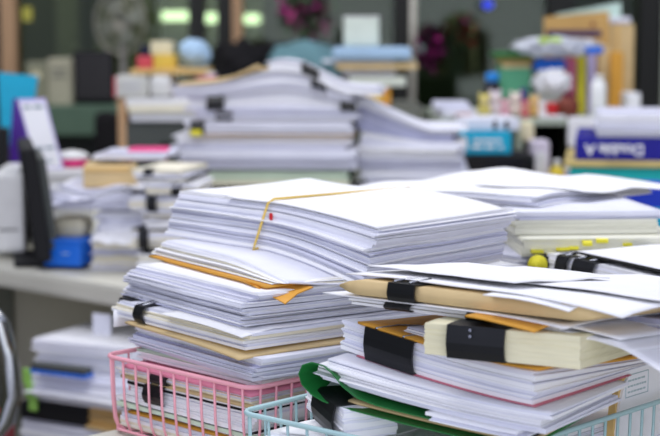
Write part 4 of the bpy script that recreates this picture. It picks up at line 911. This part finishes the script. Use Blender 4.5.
# things in and around the shelf bays
bx('hanging_paper', 'white paper hanging over the shelf front', 'paper', 568, 601, 117, 147, 2.955, .012, W1, 0, .004)
bx('white_mug', 'pale upright tube at the left of the dark shelf bay', 'tube', 521, 535, 121, 142, 2.93, .03, CREAM, 0, .012)
GB_ = 'bottles before the dark shelf bay'
zd = .7605
for (x, y, col, lab, r0) in [(557, 160, (226, 200, 60), 'small yellow bottle before the dark shelf bay', .014), (567, 168, (96, 40, 140), 'small purple bottle before the dark shelf bay', .013), (577, 160, (232, 110, 140), 'pink bottle with pale top before the dark shelf bay', .014)]:
    Y = 2.86; c = at(x, y, Y); e = empty('small_bottle', (c.x, Y, zd)); tag(e, lab, 'bottle', GB_); H = c.z - zd
    MB().lathe((c.x, Y, zd), [(r0 * .9, 0), (r0, .004), (r0, H * .8), (r0 * .5, H * .9)], 20).build('bottle_body', mat('bottle_' + lab.split()[1 if lab[0] == 's' else 0], col, .4), e); MB().lathe((c.x, Y, zd + H * .9), [(r0 * .5, 0), (r0 * .5, H * .1), (r0 * .3, H * .11)], 14).build('cap', WPL, e)
bx('white_binder', 'white binder standing left of the yellow bottle', 'binder', 531, 550, 141, 214, 2.88, .06, mat('lilac_white', (226, 216, 232), .5), 0, .004, None, [('spine_label', .5, .7, .6, .3, W1)])
# papers, teal box and black screen left of the bays
GQ = 'papers left of the far shelf clutter'
bx('paper_sheaf', 'lower white papers left of the far shelf clutter', 'paper', 441, 476, 110, ytop(3.0) - .3, 3.0, .2, W2, .03, .004, GQ)
bx('paper_sheaf', 'upper white papers left of the far shelf clutter', 'paper', 436, 472, 104, 109.7, 3.02, .18, W4, -.04, .003, GQ)
bx('reddish_pouch', 'reddish brown pouch on the papers above the teal box', 'pouch', 456, 474, 114, ytop(2.975)-.2, 2.972, .022, mat('pouch', (170, 104, 84), .6), 0, .004)
e = bx('paper_sheaf', 'white papers with black clips over the teal box', 'paper', 462, 519, 118.5, 131, 2.80, .12, W2, .05, .004, None, [('black_clip', [(.55, .5, .07, .7), (.75, .5, .07, .7)], 0, 0, 0, BLK)])
e = bx('teal_box', 'teal printed box lying on the black screen', 'box', 455, 510, 132, 154.5, 2.78, .12, CYAN, .06, .003, None,
       [('emblem', [(.13, .5, .1, .5)], 0, 0, 0, W1), ('emblem_mark', [(.12, .62, .05, .2)], 0, 0, 0, ROSE), ('lettering', [(.36, .62, .12, .14), (.5, .62, .1, .14), (.62, .62, .1, .14), (.75, .62, .1, .14), (.36, .34, .2, .14), (.6, .34, .16, .14), (.8, .32, .1, .12)], 0, 0, 0, W1)])
e = bx('black_screen', 'black box shaped screen below the teal box', 'monitor', 456, 535, 155, 216, 2.77, .13, BLKM, 0, .005, None, [('screen', .5, .5, .94, .86, mat('screen_black', (18, 18, 20), .2))], None, 'case')
# printing paper stack at the right edge
YQ = 2.42
bx('paper_carton', 'pale carton at the foot of the printing paper stack', 'box', 588, 700, 186, 222.5, YQ, .3, mat('carton_pale', (196, 190, 176), .6), -.165, .004, None, [('side_mark', .5, .5, .3, .2, NAVY)])
e = bx('teal_folder_stack', 'teal folders under the blue box of printing paper', 'folder', 585, 700, 168, 185.5, YQ, .28, TEAL, -.165, .004)
bx('olive_folder', 'orange and olive folder between the teal folders and the blue box', 'folder', 580, 700, 161.5, 167.6, YQ - .01, .28, mat('olive_orange', (206, 186, 120), .6, var=.3, scale=10), -.165, .003)
a, b_ = at(591, 161, YQ), at(706, 138, YQ)
e = empty('paper_ream_box', ((a.x + b_.x) / 2, YQ + .14, a.z)); tag(e, 'navy blue box of printing paper with upside down white lettering', 'box')
MB().bbox(((a.x + b_.x) / 2, YQ + .14, (a.z + b_.z) / 2), (b_.x - a.x, .28, b_.z - a.z), -.165, .003).build('box_body', NAVY, e)
fc = bpy.data.curves.new('lettering', 'FONT'); fc.body = 'Double A'; fc.size = .0235; fc.align_x = 'CENTER'; fc.align_y = 'CENTER'; fc.extrude = .0006; fc.offset = .0004; fc.space_character = .95
fo = bpy.data.objects.new('lettering', fc); C.objects.link(fo); bpy.context.view_layer.update()
me = bpy.data.meshes.new_from_object(fo.evaluated_get(bpy.context.evaluated_depsgraph_get())); bpy.data.objects.remove(fo); me.materials.clear(); me.materials.append(W1)
fo = bpy.data.objects.new('lettering', me); C.objects.link(fo); fo.parent = e
tp = at(627, 150, YQ); fo.location = Vector((tp.x, YQ - .0008, tp.z)) - Vector(e['_loc']); fo.rotation_euler = (math.pi / 2, math.pi, -.165); q = Vector(((a.x + b_.x) / 2, YQ + .14)); fd = Vector((-math.sin(.165), -math.cos(.165))); fr_ = Vector((math.cos(.165), -math.sin(.165))); q = q + fd * .1409 - fr_ * .028; fo.location = Vector((q.x, q.y, (a.z + b_.z) / 2)) - Vector(e['_loc'])
sheaf('paper_sheaf', 'large white sheaf on the navy blue box of printing paper', 'paper', Lay((.558, 2.405), 170.5, .152, .24), b_.z + .0005, .036, None, mats=KM, seed=97, jit=.003, lt=.002, nu=8, nv=6)
bx('blue_carton', 'bright blue and cyan carton beside the books at the right edge', 'box', 614, 700, 188, 286.5, 2.05, .12, mat('royal_blue', (30, 60, 190), .5), -.2, .004, None, [('cyan_panel', .5, .7, 1.0, .2, CYAN)])
# ================================================================== light
w = bpy.data.worlds.new('world'); bpy.context.scene.world = w; w.use_nodes = True
w.node_tree.nodes['Background'].inputs[0].default_value = (.70, .74, 1.0, 1); w.node_tree.nodes['Background'].inputs[1].default_value = .8
def area(loc, sx, sy, e, col, rot=(0, 0, 0)):
    l = bpy.data.lights.new('ceiling_or_fill_light', 'AREA'); l.shape = 'RECTANGLE'; l.size = sx; l.size_y = sy; l.energy = e; l.color = col
    o = bpy.data.objects.new('ceiling_or_fill_light', l); C.objects.link(o); o.location = loc; o.rotation_euler = rot; return o
area((-.6, 1.2, 2.6), 1.2, .6, 15, (1, .99, .93))
area((.9, 2.0, 2.6), 1.2, .6, 15, (1, .99, .93))
area((-.5, 3.4, 2.6), 1.2, .6, 15, (1, .99, .93))
area((.15, -1.4, 1.15), 2.8, 1.7, 29, (.90, .93, 1.0), (R(89), 0, 0))       # added fill behind the camera, brightens sheet sides and under the desk
area((-1.2, 6.0, 2.55), 1.2, .6, 9, (1, 1, .78))                               # added unseen fill, lifts the room behind the glass
for o in list(bpy.data.objects):
    if '_loc' in o.keys(): del o['_loc']
